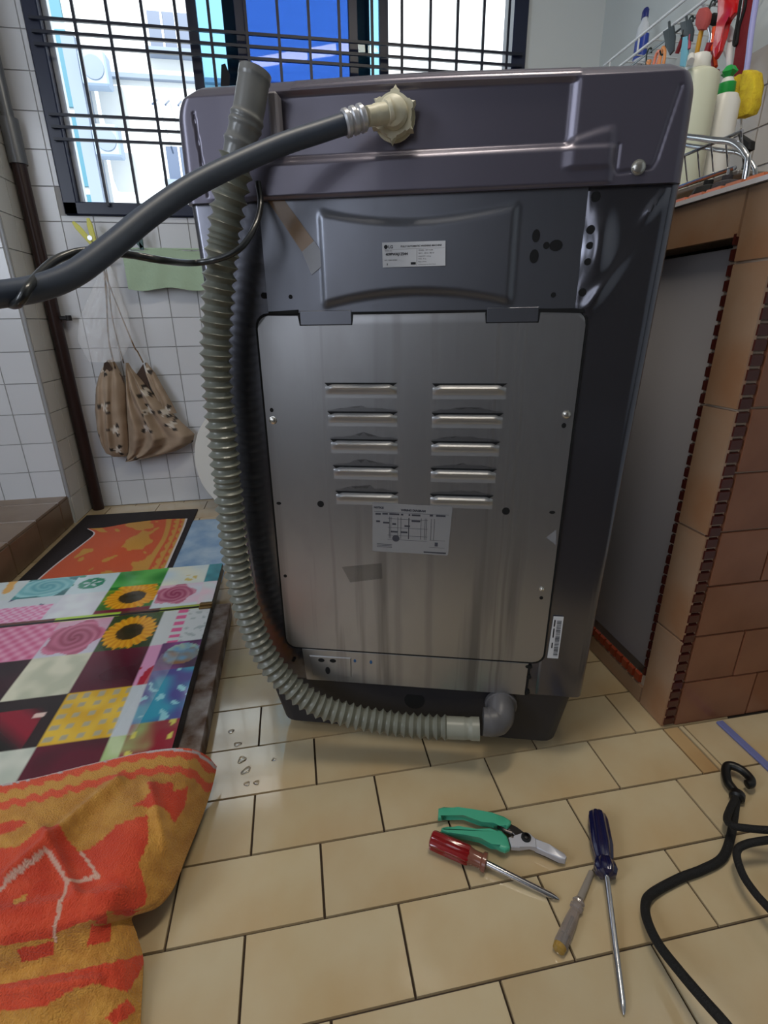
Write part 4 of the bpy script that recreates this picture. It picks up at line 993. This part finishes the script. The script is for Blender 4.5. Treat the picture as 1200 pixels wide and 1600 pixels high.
peg('yellow clothes peg pinching the clear bag behind the cord', (158, 398), .5, m_yel, 1.1)
peg('dark teal clothes peg on the pale green cloth', (216, 374), -.25, m_teal, 1.2)
# floral cloth bag with straps
m_bag = mat('beige floral cloth', (1, 1, 1), .9, attr=True, bump=.3, bscale=90)
def bw(x, y, oy=2.34): 
    return at_y((120 + x * .18333, 530 + y * .18333), oy)
def puff(rows, T, nu, nv, fold, col, y0=2.395):
    R_ = [(bw(a, y).x, bw(b_, y).x, bw((a + b_) / 2, y).z, k) for y, a, b_, k in rows]
    def row(v_):
        f = v_ * (len(R_) - 1); i = min(int(f), len(R_) - 2); t_ = f - i; A, B = R_[i], R_[i + 1]; return [A[j] * (1 - t_) + B[j] * t_ for j in range(4)]
    mb = MB(); cs = []
    for sgn in (1, -.3):
        def fn(u_, v_):
            a, b_, z, k = row(v_); s_ = 2 * u_ - 1; q = math.sqrt(max(0, 1 - s_ * s_)); d = T * k * q
            d *= 1 + fold * math.sin(u_ * 17 + 3 * nz(u_, v_, 3, 5)) * .35
            return (a + (b_ - a) * u_, y0 - T * .35 - d * sgn if sgn > 0 else y0 - T * .35 + d * .3, z)
        mb.grid(fn, nu, nv)
        for j in range(nv + 1):
            for i in range(nu + 1): cs.append((*lin(tuple(c / 255 for c in col(i / nu, j / nv, *fn(i / nu, j / nv)))), 1))
    return mb, cs
def floral(u_, v_, x, y, z):
    s_ = 12; cx, cz = math.floor(x * s_), math.floor(z * s_); rnd = random.Random(cx * 91 + cz * 17)
    fx, fz = (cx + .3 + .4 * rnd.random()) / s_, (cz + .3 + .4 * rnd.random()) / s_; d = math.hypot(x - fx, z - fz) * s_; a = math.atan2(z - fz, x - fx)
    if rnd.random() < .62:
        if d < .16 + .06 * math.sin(5 * a): return (206, 196, 184)
        if d < .36 and math.sin(3 * a + cx * 2) > .55: return (56, 50, 46)
    return mix((170, 150, 130), (150, 130, 110), .5 + nz(x, z, 26, 3))
bag = thing('cloth_bag', 'beige floral cloth bag hanging by its strap on the white wall', 'bag', tuple(bw(380, 1040, 2.40)))
L_rows = [(180, 236, 292, .15), (250, 190, 330, .4), (330, 160, 372, .6), (420, 138, 400, .8), (600, 132, 408, 1), (780, 150, 424, 1), (900, 185, 432, .85), (980, 225, 425, .5), (1015, 290, 415, .15)]
mb, cs = puff(L_rows, .055, 44, 70, .5, floral); mb.build('bag_pouch', m_bag, bag, world=True, colours=cs, ang=80, fix=False)
R_rows = [(205, 402, 425, .1), (260, 404, 458, .25), (330, 404, 520, .4), (420, 406, 590, .6), (540, 410, 712, .85), (640, 414, 800, 1), (740, 420, 900, 1), (830, 424, 998, 1), (900, 428, 985, .8), (970, 424, 850, .5), (1010, 410, 690, .3), (1055, 400, 440, .1)]
mb, cs = puff(R_rows, .07, 70, 80, .9, floral, 2.39); mb.build('bag_pouch', m_bag, bag, world=True, colours=cs, ang=80, fix=False)
F_rows = [(205, 562, 580, .1), (300, 570, 655, .3), (420, 615, 720, .5), (540, 680, 790, .6), (640, 700, 840, .5)]
mb, cs = puff(F_rows, .06, 20, 40, .4, floral, 2.395); mb.build('bag_flap', m_bag, bag, world=True, colours=cs, ang=80, fix=False)
def bagprism(l, y, name, m): 
    P = [bw(a, b_, y) for a, b_ in l]; MB().prism([(p.x, p.z) for p in P], -y, -y + .003, .0008, M=MXZ).build(name, m, bag, world=True)
m_in = mat('dark bag lining', S(70, 54, 46), .9)
bagprism([(566, 212), (600, 330), (660, 540), (640, 545), (500, 315)], 2.372, 'bag_opening', m_in); bagprism([(232, 205), (262, 185), (305, 250), (255, 300), (225, 260)], 2.352, 'bag_opening', m_in)
bagprism([(335, 255), (400, 330), (410, 700), (425, 960), (400, 900), (385, 500)], 2.368, 'bag_opening', m_in)
m_strap = mat('brown patterned strap', S(150, 118, 84), .9, vcol2=S(60, 48, 40), vscale=60)
tp_ = at_y((161, 398), RY)
sp_ = [tp_, at_y((166, 432), 2.372), bw(470, 20, 2.378), bw(520, 110, 2.38), bw(566, 200, 2.385)]
MB().tube(spline(sp_, 8), .0045, 10, flat=.6).tube(spline([tp_, at_y((170, 445), 2.378), at_y((176, 500), 2.382), bw(400, 205, 2.378)], 8), .004, 8, flat=.6).tube(spline([tp_, at_y((166, 460), 2.376), at_y((170, 530), 2.372), bw(328, 250, 2.36)], 8), .006, 8, flat=.5).build('bag_strap', m_strap, bag, world=True)
# crumpled clear plastic bag
def pb(sg):
    def fn(u_, v_):
        xl = [163, 152, 138, 124, 122, 140][min(5, int(v_ * 5))] * (1 - (v_ * 5) % 1) + [163, 152, 138, 124, 122, 140][min(5, int(v_ * 5) + 1)] * ((v_ * 5) % 1)
        xr = [168, 182, 192, 203, 207, 190][min(5, int(v_ * 5))] * (1 - (v_ * 5) % 1) + [168, 182, 192, 203, 207, 190][min(5, int(v_ * 5) + 1)] * ((v_ * 5) % 1)
        p = at_y((xl + (xr - xl) * u_, 402 + 163 * v_), 2.33); s_ = math.sqrt(max(0, 1 - (2 * u_ - 1) ** 2))
        return (p.x, 2.322 - sg * (.028 * s_ * sst(0, .5, v_) + .010 * s_ * nz(u_, v_, 7, 2) + .006 * s_ * nz(u_, v_, 17, 6)), p.z)
    return fn
mb = MB().grid(pb(1), 44, 60); mb.grid(pb(-.5), 44, 60)
tag(mb.build('plastic_bag', film('thin clear polythene', (.93, .93, .95), .2, .12), ang=25, fix=False), 'crumpled clear plastic bag hanging in front of the floral bag', 'plastic bag')
# oval white basin standing on edge behind the machine
bn = thing('plastic_basin', 'white oval plastic basin standing on its rim against the wall behind the machine', 'basin', (-.25, 2.28, 0))
Mb = Matrix.Translation((-.25, 2.275, .235)) @ Matrix.Rotation(-.09, 4, 'X') @ MXZ @ Matrix.Diagonal((.19, .234, 1, 1))
MB().lathe([(.05, -.05), (.8, -.05), (.9, -.04), (1, .05), (.97, .05), (.88, -.034), (.8, -.045), (.05, -.045)], 64, M=Mb).build('basin_shell', mat('white basin plastic', S(212, 212, 208), .35), bn, world=True)
MB().lathe([(.97, .046), (1.03, .046), (1.04, .05), (1.03, .054), (.97, .054)], 64, M=Mb).build('basin_rim', MATS['white basin plastic'], bn, world=True)
# dark scrap hanging in the window
sc_ = thing('cloth_scrap', 'small torn black scrap hanging in the window beside the blue sash', 'cloth', tuple(at_y((350, 132), 2.375)))
P = [at_y(q, 2.38) for q in ((346, 102), (352, 100), (357, 112), (360, 118), (359, 134), (350, 140), (345, 134))]
MB().prism([(p.x, p.z) for p in P], -2.38, -2.374, .001, M=MXZ).build('scrap', mat('black scrap', S(20, 20, 26), .8), sc_, world=True)

# ================================================================== RIGHT: rack on the wall, things over the counter
m_wire = mat('white coated wire', S(214, 218, 222), .3); m_dkwire = mat('dark green coated hook', S(34, 48, 48), .5); m_chr = mat('chrome wire', S(190, 190, 192), .16, metal=1)
sh = thing('wall_rack', 'white wire shelf rack high on the right wall full of hanging kitchen tools', 'rack', (1.28, 1.5, 1.6))
SX = 1.2; SZ1, SZ2 = 1.659, 1.618
mb = MB()
mb.tube([(SX, .85, SZ1), (SX, 2.10, SZ1)], .0042, 10).build('top_rail', m_wire, sh, world=True)
MB().tube([(SX, .85, SZ2), (SX, 2.06, SZ2)], .0042, 10).build('front_rail', m_wire, sh, world=True)
MB().tube([(SX + .008, .85, SZ2 - .02), (SX + .008, 2.06, SZ2 - .02)], .003, 8).build('hook_rail', mat('grey hook rail', S(120, 128, 132), .3, metal=.7), sh, world=True)
for y in (1.0, 1.3, 1.57, 1.9, 2.06): MB().tube([(SX, y, SZ1), (SX, y, SZ2)], .003, 8).build('rail_post', m_wire, sh, world=True)
for k in range(26):
    y = .86 + k * .048; MB().tube([(SX, y, SZ2), (XR, y, SZ2)], .0022, 6).build('shelf_wire', m_wire, sh, world=True)
for y in (.9, 1.62, 2.05): MB().tube([(XR - .005, y, SZ2 - .16), (SX + .005, y, SZ2 - .004)], .0045, 8).build('rack_bracket', m_wire, sh, world=True)
def pX(x, y, X=SX): return at_x((1030 + x * .14167, y * .14167), X)      # second zoom frame
def p5(x, y, X=SX): return at_x((930 + x * .125, y * .125), X)
# bottle on the shelf
c = p5(575, 560, 1.27); zb = SZ2 + .003; ks = .88
bt = thing('detergent_bottle', 'blue and white detergent bottle standing on the wall rack', 'bottle', (1.27, c.y, zb))
Mo = Matrix.Translation((1.27, c.y, zb)) @ Matrix.Diagonal((.5, .75, ks, 1))
MB().lathe([(.03, 0), (.036, .006), (.036, .10), (.03, .125), (.016, .14), (.016, .15)], 24, M=Mo).build('bottle_body', mat('white bottle plastic', S(206, 212, 220), .3), bt, world=True)
MB().lathe([(.0365, .02), (.0368, .022), (.0368, .09), (.0365, .092)], 24, M=Mo, cap=False).build('bottle_label', mat('blue label', S(40, 66, 160), .35), bt, world=True)
MB().lathe([(.019, .148), (.019, .17), (.012, .178)], 20, M=Mo).build('bottle_cap', mat('navy cap', S(34, 44, 116), .35), bt, world=True)
# hooks on the rail
for i, y in enumerate((.98, 1.06, 1.13, 1.2, 1.27, 1.35, 1.42, 1.5, 1.58, 1.66, 1.75, 1.84)):
    hk_ = MB().tube(spline([(SX + .012, y, SZ2 - .024), (SX + .008, y, SZ2 - .012), (SX, y, SZ2 - .016), (SX - .004, y, SZ2 - .03), (SX - .002, y, SZ2 - .055), (SX - .012, y, SZ2 - .066), (SX - .02, y, SZ2 - .055)], 5), .0024, 8).build('hook', m_dkwire, sh, world=True)
def hang(name, label, cat, pt): return thing(name, label, cat, tuple(pt))
def stick(pts, r, m, name, t, seg=12, flat=1.0, X=SX - .012, f=pX): MB().tube(spline([f(a, b, X) for a, b in pts], 6), r, seg, flat=flat).build(name, m, t, world=True)
def paddle(l, m, name, t, th=.006, X=SX - .012, f=pX, bev=.002):
    P = [f(a, b, X) for a, b in l]; MB().prism([(-p.y, p.z) for p in P], -th / 2, th / 2, bev, 2, M=basis((X, 0, 0), (0, -1, 0), (0, 0, 1)), top_only=False).build(name, m, t, world=True)
m_or = mat('orange plastic', S(226, 150, 92), .35); m_redp = mat('glossy red plastic', S(196, 26, 28), .16, coat=.4); m_mar = mat('dark maroon plastic', S(116, 22, 30), .45)
m_slate = mat('dark slate plastic', S(56, 66, 72), .5); m_red2 = mat('bright orange red plastic', S(238, 84, 34), .3)
# scissors with orange handles
t = hang('scissors', 'scissors with orange loop handles hanging upside down at the far end of the rack', 'scissors', p5(790, 760))
for pts in ([(850, 590), (872, 640), (860, 760), (835, 850), (800, 830), (815, 720), (835, 620), (850, 590)], [(800, 640), (815, 660), (790, 760), (755, 850), (728, 830), (745, 740), (775, 660), (800, 640)]):
    stick(pts, .0045, m_or if pts[0][0] > 820 else mat('orange pink plastic', S(232, 138, 108), .35), 'handle_loop', t, f=p5)
stick([(690, 760), (676, 800), (655, 790), (660, 765), (690, 760)], .004, m_or, 'thumb_loop', t, f=p5); stick([(800, 850), (780, 1000)], .004, m_dsteel, 'scissor_blade', t, f=p5)
# slotted slate turners
def turner(label, pts, blade, m):
    t = hang('slotted_turner', label, 'turner', pX(*pts[0])); stick(pts, .0035, m, 'handle', t)
    cx = [sum(b_[0] for b_ in blade) / len(blade), sum(b_[1] for b_ in blade) / len(blade)]
    paddle(blade, m, 'turner_blade', t)
    return t
turner('dark slate slotted turner hanging at the far end of the rack', [(110, 240), (120, 420)], [(45, 350), (160, 280), (180, 400), (165, 560), (120, 610), (85, 520)], m_slate)
turner('dark slate turner hanging between the blue cloth and the first white bracket', [(300, 180), (310, 300)], [(235, 250), (350, 210), (385, 330), (365, 460), (300, 430), (255, 380)], m_slate)
t = hang('knife', 'knife with dark maroon handle hanging at the left of the blue cloth', 'knife', pX(240, 420)); stick([(265, 400), (195, 590)], .006, m_mar, 'handle', t); stick([(262, 400), (275, 330)], .004, m_dsteel, 'knife_blade', t)
t = hang('cleaning_cloth', 'light blue cloth strip hanging behind the cream jug', 'cloth', pX(290, 420)); paddle([(270, 410), (325, 395), (320, 560), (290, 740), (235, 730), (255, 540)], mat('light blue cloth', S(120, 184, 206), .8), 'cloth', t, .008)
t = hang('peeler', 'peeler with thin pink handle hanging beside the light blue cloth', 'peeler', pX(340, 400)); stick([(345, 380), (330, 540)], .004, mat('pink plastic', S(176, 70, 92), .4), 'handle', t); stick([(345, 380), (352, 320)], .003, m_chrome, 'peeler_blade', t)
t = hang('dish_brush', 'brush with pink pad head and mustard yellow handle hanging from the rack', 'brush', pX(470, 300))
paddle([(430, 170), (470, 90), (530, 80), (560, 140), (545, 240), (510, 330), (450, 345), (420, 280)], mat('pink red pad', S(178, 82, 80), .8, bump=.5, bscale=120), 'brush_head', t, .022, bev=.008)
stick([(465, 340), (440, 460), (412, 600)], .0062, mat('mustard plastic', S(196, 146, 34), .35), 'handle', t); stick([(410, 600), (400, 660), (385, 730)], [.006] * 6 + [.0075] * 6 + [.004], mat('tan bristles', S(150, 122, 70), .8), 'handle_tip', t)
t = hang('knife', 'knife with long maroon handle pointing down in front of the cream jug', 'knife', pX(500, 650)); stick([(560, 470), (500, 650), (440, 850)], .0085, mat('maroon red handle', S(140, 28, 40), .4), 'handle', t); stick([(555, 480), (562, 380), (545, 300)], .005, m_chrome, 'knife_blade', t, flat=.4)
t = hang('tongs', 'glossy red plastic tongs hanging from the rack above the white bottle', 'tongs', pX(690, 350))
paddle([(665, -60), (880, -60), (860, 140), (800, 210), (740, 250), (720, 420), (690, 560), (630, 660), (600, 560), (620, 430), (680, 260), (660, 140)], m_redp, 'tongs_arm', t, .016, X=SX - .02, bev=.006)
stick([(612, 300), (590, 480), (608, 640), (620, 740)], .006, m_red2, 'tongs_inner_arm', t, X=SX - .004); 
t = hang('ladle', 'small red ladle bowl hanging behind the green capped bottle', 'ladle', pX(600, 860)); MB().lathe([(.002, -.012), (.010, -.009), (.015, 0), (.013, .006)], 18, M=axis(pX(605, 870, SX), pX(605, 870, SX) + Vector((-1, 0, .3))) @ Matrix.Diagonal((1.5, 1, 1, 1))).build('ladle_bowl', m_mar, t, world=True); stick([(600, 820), (578, 640), (585, 560)], .003, m_mar, 'handle', t)
t = hang('scrub_pad', 'black round scrub pad hanging behind the red tongs', 'pad', pX(610, 210)); paddle([(560, 190), (620, 140), (660, 160), (655, 240), (600, 290), (555, 270)], m_black, 'pad', t, .02, X=SX + .01, bev=.006)
t = hang('white_ladle', 'white plastic ladle hanging beside the red tongs', 'ladle', pX(770, 360)); paddle([(735, 320), (790, 280), (820, 330), (810, 440), (770, 470), (730, 420)], mat('white kitchen plastic', S(208, 206, 206), .4), 'ladle_bowl', t, .014, X=SX + .01, bev=.005); stick([(790, 480), (775, 620), (790, 860)], .0085, MATS['white kitchen plastic'], 'handle', t, X=SX + .01)
t = hang('pot_hook', 'dark wire loop handle hanging in front of the maroon cloth', 'hook', pX(860, 300)); stick([(905, -40), (870, 200), (830, 420), (825, 490), (855, 480), (880, 300), (940, 100), (960, -40)], .0035, m_black, 'wire_loop', t, X=SX - .024)
t = hang('drying_cloth', 'dark maroon cloth hanging in a long strip beside the violet stick', 'cloth', pX(930, 400)); paddle([(950, -60), (1040, -60), (1000, 300), (975, 600), (940, 830), (880, 880), (815, 820), (850, 560), (900, 350)], mat('dark maroon cloth', S(112, 22, 30), .9, bump=.5, bscale=60), 'cloth', t, .012, X=SX - .015, bev=.004)
t = hang('bottle_brush', 'bottle brush with pale violet stick and yellow sponge head hanging at the right', 'brush', pX(940, 1300, SX - .03))
stick([(1085, -90), (1020, 320), (975, 700), (945, 860)], .0068, mat('pale violet plastic', S(158, 160, 212), .3), 'handle', t, X=SX - .03); stick([(945, 850), (935, 1100), (905, 1310), (900, 1420)], .0028, m_wire, 'wire_core', t, X=SX - .03)
m_sp = mat('yellow sponge foam', S(214, 190, 46), .9, vcol2=S(196, 166, 40), vscale=60, bump=.6, bscale=260)
paddle([(922, 818), (870, 850), (825, 910), (790, 1080), (768, 1280), (830, 1310), (880, 1305), (905, 1050), (912, 900)], m_sp, 'sponge_lobe', t, .030, X=SX - .03, bev=.006); paddle([(953, 830), (975, 775), (1040, 770), (1095, 800), (1100, 950), (1080, 1160), (1030, 1265), (912, 1308), (940, 1060), (948, 900)], m_sp, 'sponge_lobe', t, .030, X=SX - .03, bev=.006)

def z_on(x, y, py):
    lo_, hi_ = .8, 2.5
    for _ in range(40):
        m0 = (lo_ + hi_) / 2; p = Vector((x, y, m0)) - EYE
        yy = 800 - F_PX * Vector(ROWS[1]).dot(p) / Vector(ROWS[2]).dot(p)
        lo_, hi_ = (m0, hi_) if yy > py else (lo_, m0)
    return lo_
# ---- on the counter (top at z = .997)
CT = .9975
def stand(q, X): 
    p = at_x(q, X); return p
jx = 1.0; c = stand((1080, 165), jx); jr = abs(at_x((1064, 165), jx).y - at_x((1108, 165), jx).y) * .52
ztop = z_on(jx, c.y, 92); zsh = z_on(jx, c.y, 120)
jug = thing('cream_jug', 'large cream plastic jug with blue dots standing behind the machine corner', 'jug', (jx, c.y, CT)); Mo = Matrix.Translation((jx, c.y, CT))
H_ = zsh - CT
MB().lathe([(jr * .92, 0), (jr, .01), (jr, H_ - .012), (jr * .95, H_ - .002), (jr * .75, H_ + .006), (jr * .40, H_ + .014), (jr * .36, ztop - CT - .02)], 32, M=Mo).build('jug_body', mat('cream translucent plastic', S(200, 204, 184), .35), jug, world=True)
MB().lathe([(jr * .5, ztop - CT - .022), (jr * .5, ztop - CT), (jr * .42, ztop - CT + .006)], 24, M=Mo).build('jug_cap', mat('white cap plastic', S(206, 206, 202), .4), jug, world=True)
MB().tube(spline([(jx - jr * .3, c.y + jr * .2, ztop - CT + CT - .012), (jx - jr * .8, c.y - jr * .5, ztop - .008), (jx - jr * 1.2, c.y - jr * 1.1, ztop - .03)], 6), .007, 10).build('pump_spout', MATS['white cap plastic'], jug, world=True)
for dz in (-.02, .0, .025):
    p = at_x((1075, 180 + dz * 200), jx); MB().lathe([(.005, 0), (.005, .001)], 10, M=axis(Vector((jx - jr * .86, c.y - jr * .5, p.z)), Vector((jx - jr * 2, c.y - jr * 1.2, p.z)))).build('jug_print', mat('blue dot print', S(70, 140, 170), .5), jug, world=True)
bx_ = 1.10; c = stand((1127, 180), bx_); br = abs(at_x((1108, 180), bx_).y - at_x((1147, 180), bx_).y) * .42
wbt = thing('dish_soap_bottle', 'white dish soap bottle with green cap and green band beside the cream jug', 'bottle', (bx_, c.y, CT)); Mo = Matrix.Translation((bx_, c.y, CT))
z1, z2, z3, z4 = [z_on(bx_, c.y, yy) - CT for yy in (148, 131, 122, 104)]
MB().lathe([(br * .9, 0), (br, .01), (br, z1 - .02), (br * .8, z1 - .004), (br * .5, z1)], 28, M=Mo).lathe([(br * .45, z2), (br * .3, z3)], 20, M=Mo).build('bottle_body', mat('white bottle shell', S(214, 214, 210), .35), wbt, world=True)
MB().lathe([(br * .52, z1), (br * .56, z1 + .004), (br * .54, z2)], 24, M=Mo).build('green_band', mat('green plastic', S(28, 150, 66), .4), wbt, world=True)
MB().lathe([(br * .2, z3 - .003), (br * .32, z3 + .004), (br * .55, (z3 + z4) / 2), (br * .3, z4), (.001, z4 + .004)], 16, M=Mo, lobes=5, depth=.35).build('bottle_cap', MATS['green plastic'], wbt, world=True)
# chrome dish rack
dr = thing('dish_rack', 'chrome wire dish rack standing on the counter behind the washing machine', 'dish rack', (.92, .95, CT))
RX = .80
def r6(x, y, X=RX): return at_x((1040 + x * .1375, 180 + y * .1375), X)
ar = [r6(60, 215), r6(220, 240), r6(400, 262), r6(560, 285), r6(700, 296), r6(780, 320), r6(850, 370), r6(910, 450), r6(935, 540)]
ar.append(Vector((RX, ar[-1].y - .002, CT)))
MB().tube(spline(ar, 8), .0052, 12).build('front_arch', m_chr, dr, world=True)
a2 = [p + Vector((.03, .012, -.012)) for p in ar[:-1]] + [Vector((RX + .03, ar[-1].y + .012, CT))]
MB().tube(spline(a2, 8), .0040, 12).build('inner_arch', m_chr, dr, world=True)
lowz = r6(400, 560).z
ya, yb = r6(180, 600).y, r6(760, 400).y
for k in range(12):
    y = yb + (ya + .25 - yb) * k / 11; MB().tube([(RX + .01, y, 1.105), (RX + .03, y, 1.05)], .0016, 6).build('rack_wire', m_chr, dr, world=True)
MB().box((RX + .02, yb, 1.04), (RX + .13, ya + .3, 1.048), .002).build('drip_tray', mat('grey drip tray', S(132, 128, 122), .4), dr, world=True)
MB().tube([(RX + .012, yb, 1.05), (RX + .012, ya + .3, 1.05)], .004, 8).build('rack_rail', m_chr, dr, world=True)
MB().tube([(RX + .13, yb, 1.05), (RX + .13, ya + .3, 1.05)], .004, 8).build('rack_rail', m_chr, dr, world=True)
MB().tube([(RX + .012, yb, 1.105), (RX + .012, ya + .3, 1.105)], .003, 8).build('rack_rail', m_chr, dr, world=True)
for x_ in (RX + .012, RX + .13):
    for y_ in (yb + .01, ya + .28): MB().tube([(x_, y_, CT), (x_, y_, 1.05)], .005, 8).build('rack_leg', m_chr, dr, world=True)
def blob(label, name, cat, q, X, r, m, sq=(1, 1, .8)):
    p = at_x(q, X); t = thing(name, label, cat, (X, p.y, CT))
    MB().lathe([(.3 * r, 0), (r * .9, .004), (r, r * .5 * sq[2]), (r * .85, r * sq[2] * .95), (r * .3, r * sq[2] * 1.15), (.001, r * sq[2] * 1.18)], 18, M=Matrix.Translation((X, p.y, CT)), lobes=7, depth=.12).build('knob', m, t, world=True)
    MB().lathe([(.3 * r, 0), (.3 * r, r * .25)], 12, M=Matrix.Translation((X, p.y, CT + r * sq[2] * 1.15))).build('knob_tip', m, t, world=True)
blob('small black rounded knob on the counter edge, nearer the machine', 'black_knob', 'knob', (1107, 285), .76, .026, m_black); blob('dark grey round scouring pad on the counter below the rack arch', 'scouring_pad', 'pad', (1138, 270), .775, .028, mat('dark grey pad', S(58, 54, 58), .9, bump=.8, bscale=200))
t = thing('bag_clip', 'black bag clip on the counter behind the dish rack arch', 'clip', tuple(Vector((.98, at_x((1168, 225), .98).y, CT))))
P = [at_x(q, .98) for q in ((1155, 208), (1166, 216), (1177, 221), (1176, 234), (1168, 238), (1163, 228))]
MB().prism([(-p.y, p.z) for p in P], -.008, .008, .003, M=basis((.98, 0, 0), (0, -1, 0), (0, 0, 1)), top_only=False).tube([P[4], Vector((.98, P[4].y, CT))], .005, 8).build('clip_jaw', m_black, t, world=True)

# ================================================================== OUTSIDE
FY = 14.0
m_fac = mat('white rendered facade', S(236, 236, 232), .9); m_win = mat('dark facade glass', S(74, 88, 112), .4); m_teal2 = mat('teal glazed panel', S(62, 118, 134), .5); m_conc = mat('pale concrete', S(134, 144, 160), .9)
fb = thing('apartment_block', 'bright white apartment block across the way seen through the window', 'building', (0, FY + 3, -6))
MB().box((-12, FY, -8), (14, FY + 6, 16)).build('facade_wall', m_fac, fb, world=True, smooth=False)
def fp(q): 
    p = at_y(q, FY); return p.x, p.z
def fbox(q0, q1, d0, d1, m, name, par=fb):
    x0, z0 = fp(q0); x1, z1 = fp(q1); return MB().box((min(x0, x1), FY - d1, min(z0, z1)), (max(x0, x1), FY - d0, max(z0, z1))).build(name, m, par, world=True, smooth=False)
x0 = fp((88, 75))[0]; x1 = fp((124, 75))[0]
for i in range(10):
    z0 = -5 + 1.45 * i
    MB().box((-4.75, FY - .05, z0), (-4.05, FY - .0, z0 + 1.3)).build('stair_panel', m_teal2, fb, world=True, smooth=False)
MB().box((-4.03, FY - .5, -8), (-3.78, FY, 6.2)).build('stair_fin', m_conc, fb, world=True, smooth=False)
def unit(cx, cz):
    o = MB().box((cx - .25, FY - .75, cz - .28), (cx + .25, FY - .4, cz + .28), .03).build('air_conditioner', mat('grey air conditioner', S(150, 166, 186), .6), fb, world=True)
    MB().lathe([(.2, 0), (.2, .02), (.05, .03)], 24, M=basis((cx, FY - .75, cz), (1, 0, 0), (0, 0, 1))).build('fan_grille', m_conc, o, world=True)
unit(-3.45, 5.6); unit(-3.45, 4.4)
for cz in (6.55, 4.2, 1.9, 8.9):
    for cx in (-2.0, 7.2):
        o = MB().box((cx - .42, FY - .03, cz - .32), (cx + .42, FY + .02, cz + .32)).build('window_pane', m_win, fb, world=True, smooth=False)
        for xx in (-.14, .14): MB().box((cx + xx - .02, FY - .06, cz - .32), (cx + xx + .02, FY - .03, cz + .32)).build('mullion', m_fac, o, world=True, smooth=False)
        MB().box((cx - .5, FY - .28, cz - .46), (cx + .5, FY, cz - .36)).build('window_ledge', m_conc, fb, world=True, smooth=False)
for cz in (3.3, 5.75, 8.2):
    MB().box((-3.7, FY - .14, cz - .06), (14, FY, cz + .02)).build('floor_band', m_conc, fb, world=True, smooth=False)
for i, x in enumerate((-2.45, -2.2, -1.95)): MB().tube([(x, FY - .05, 5.35), (x + .05, FY - .9, 5.0)], .02, 6).build('drying_pole', m_win, fb, world=True)
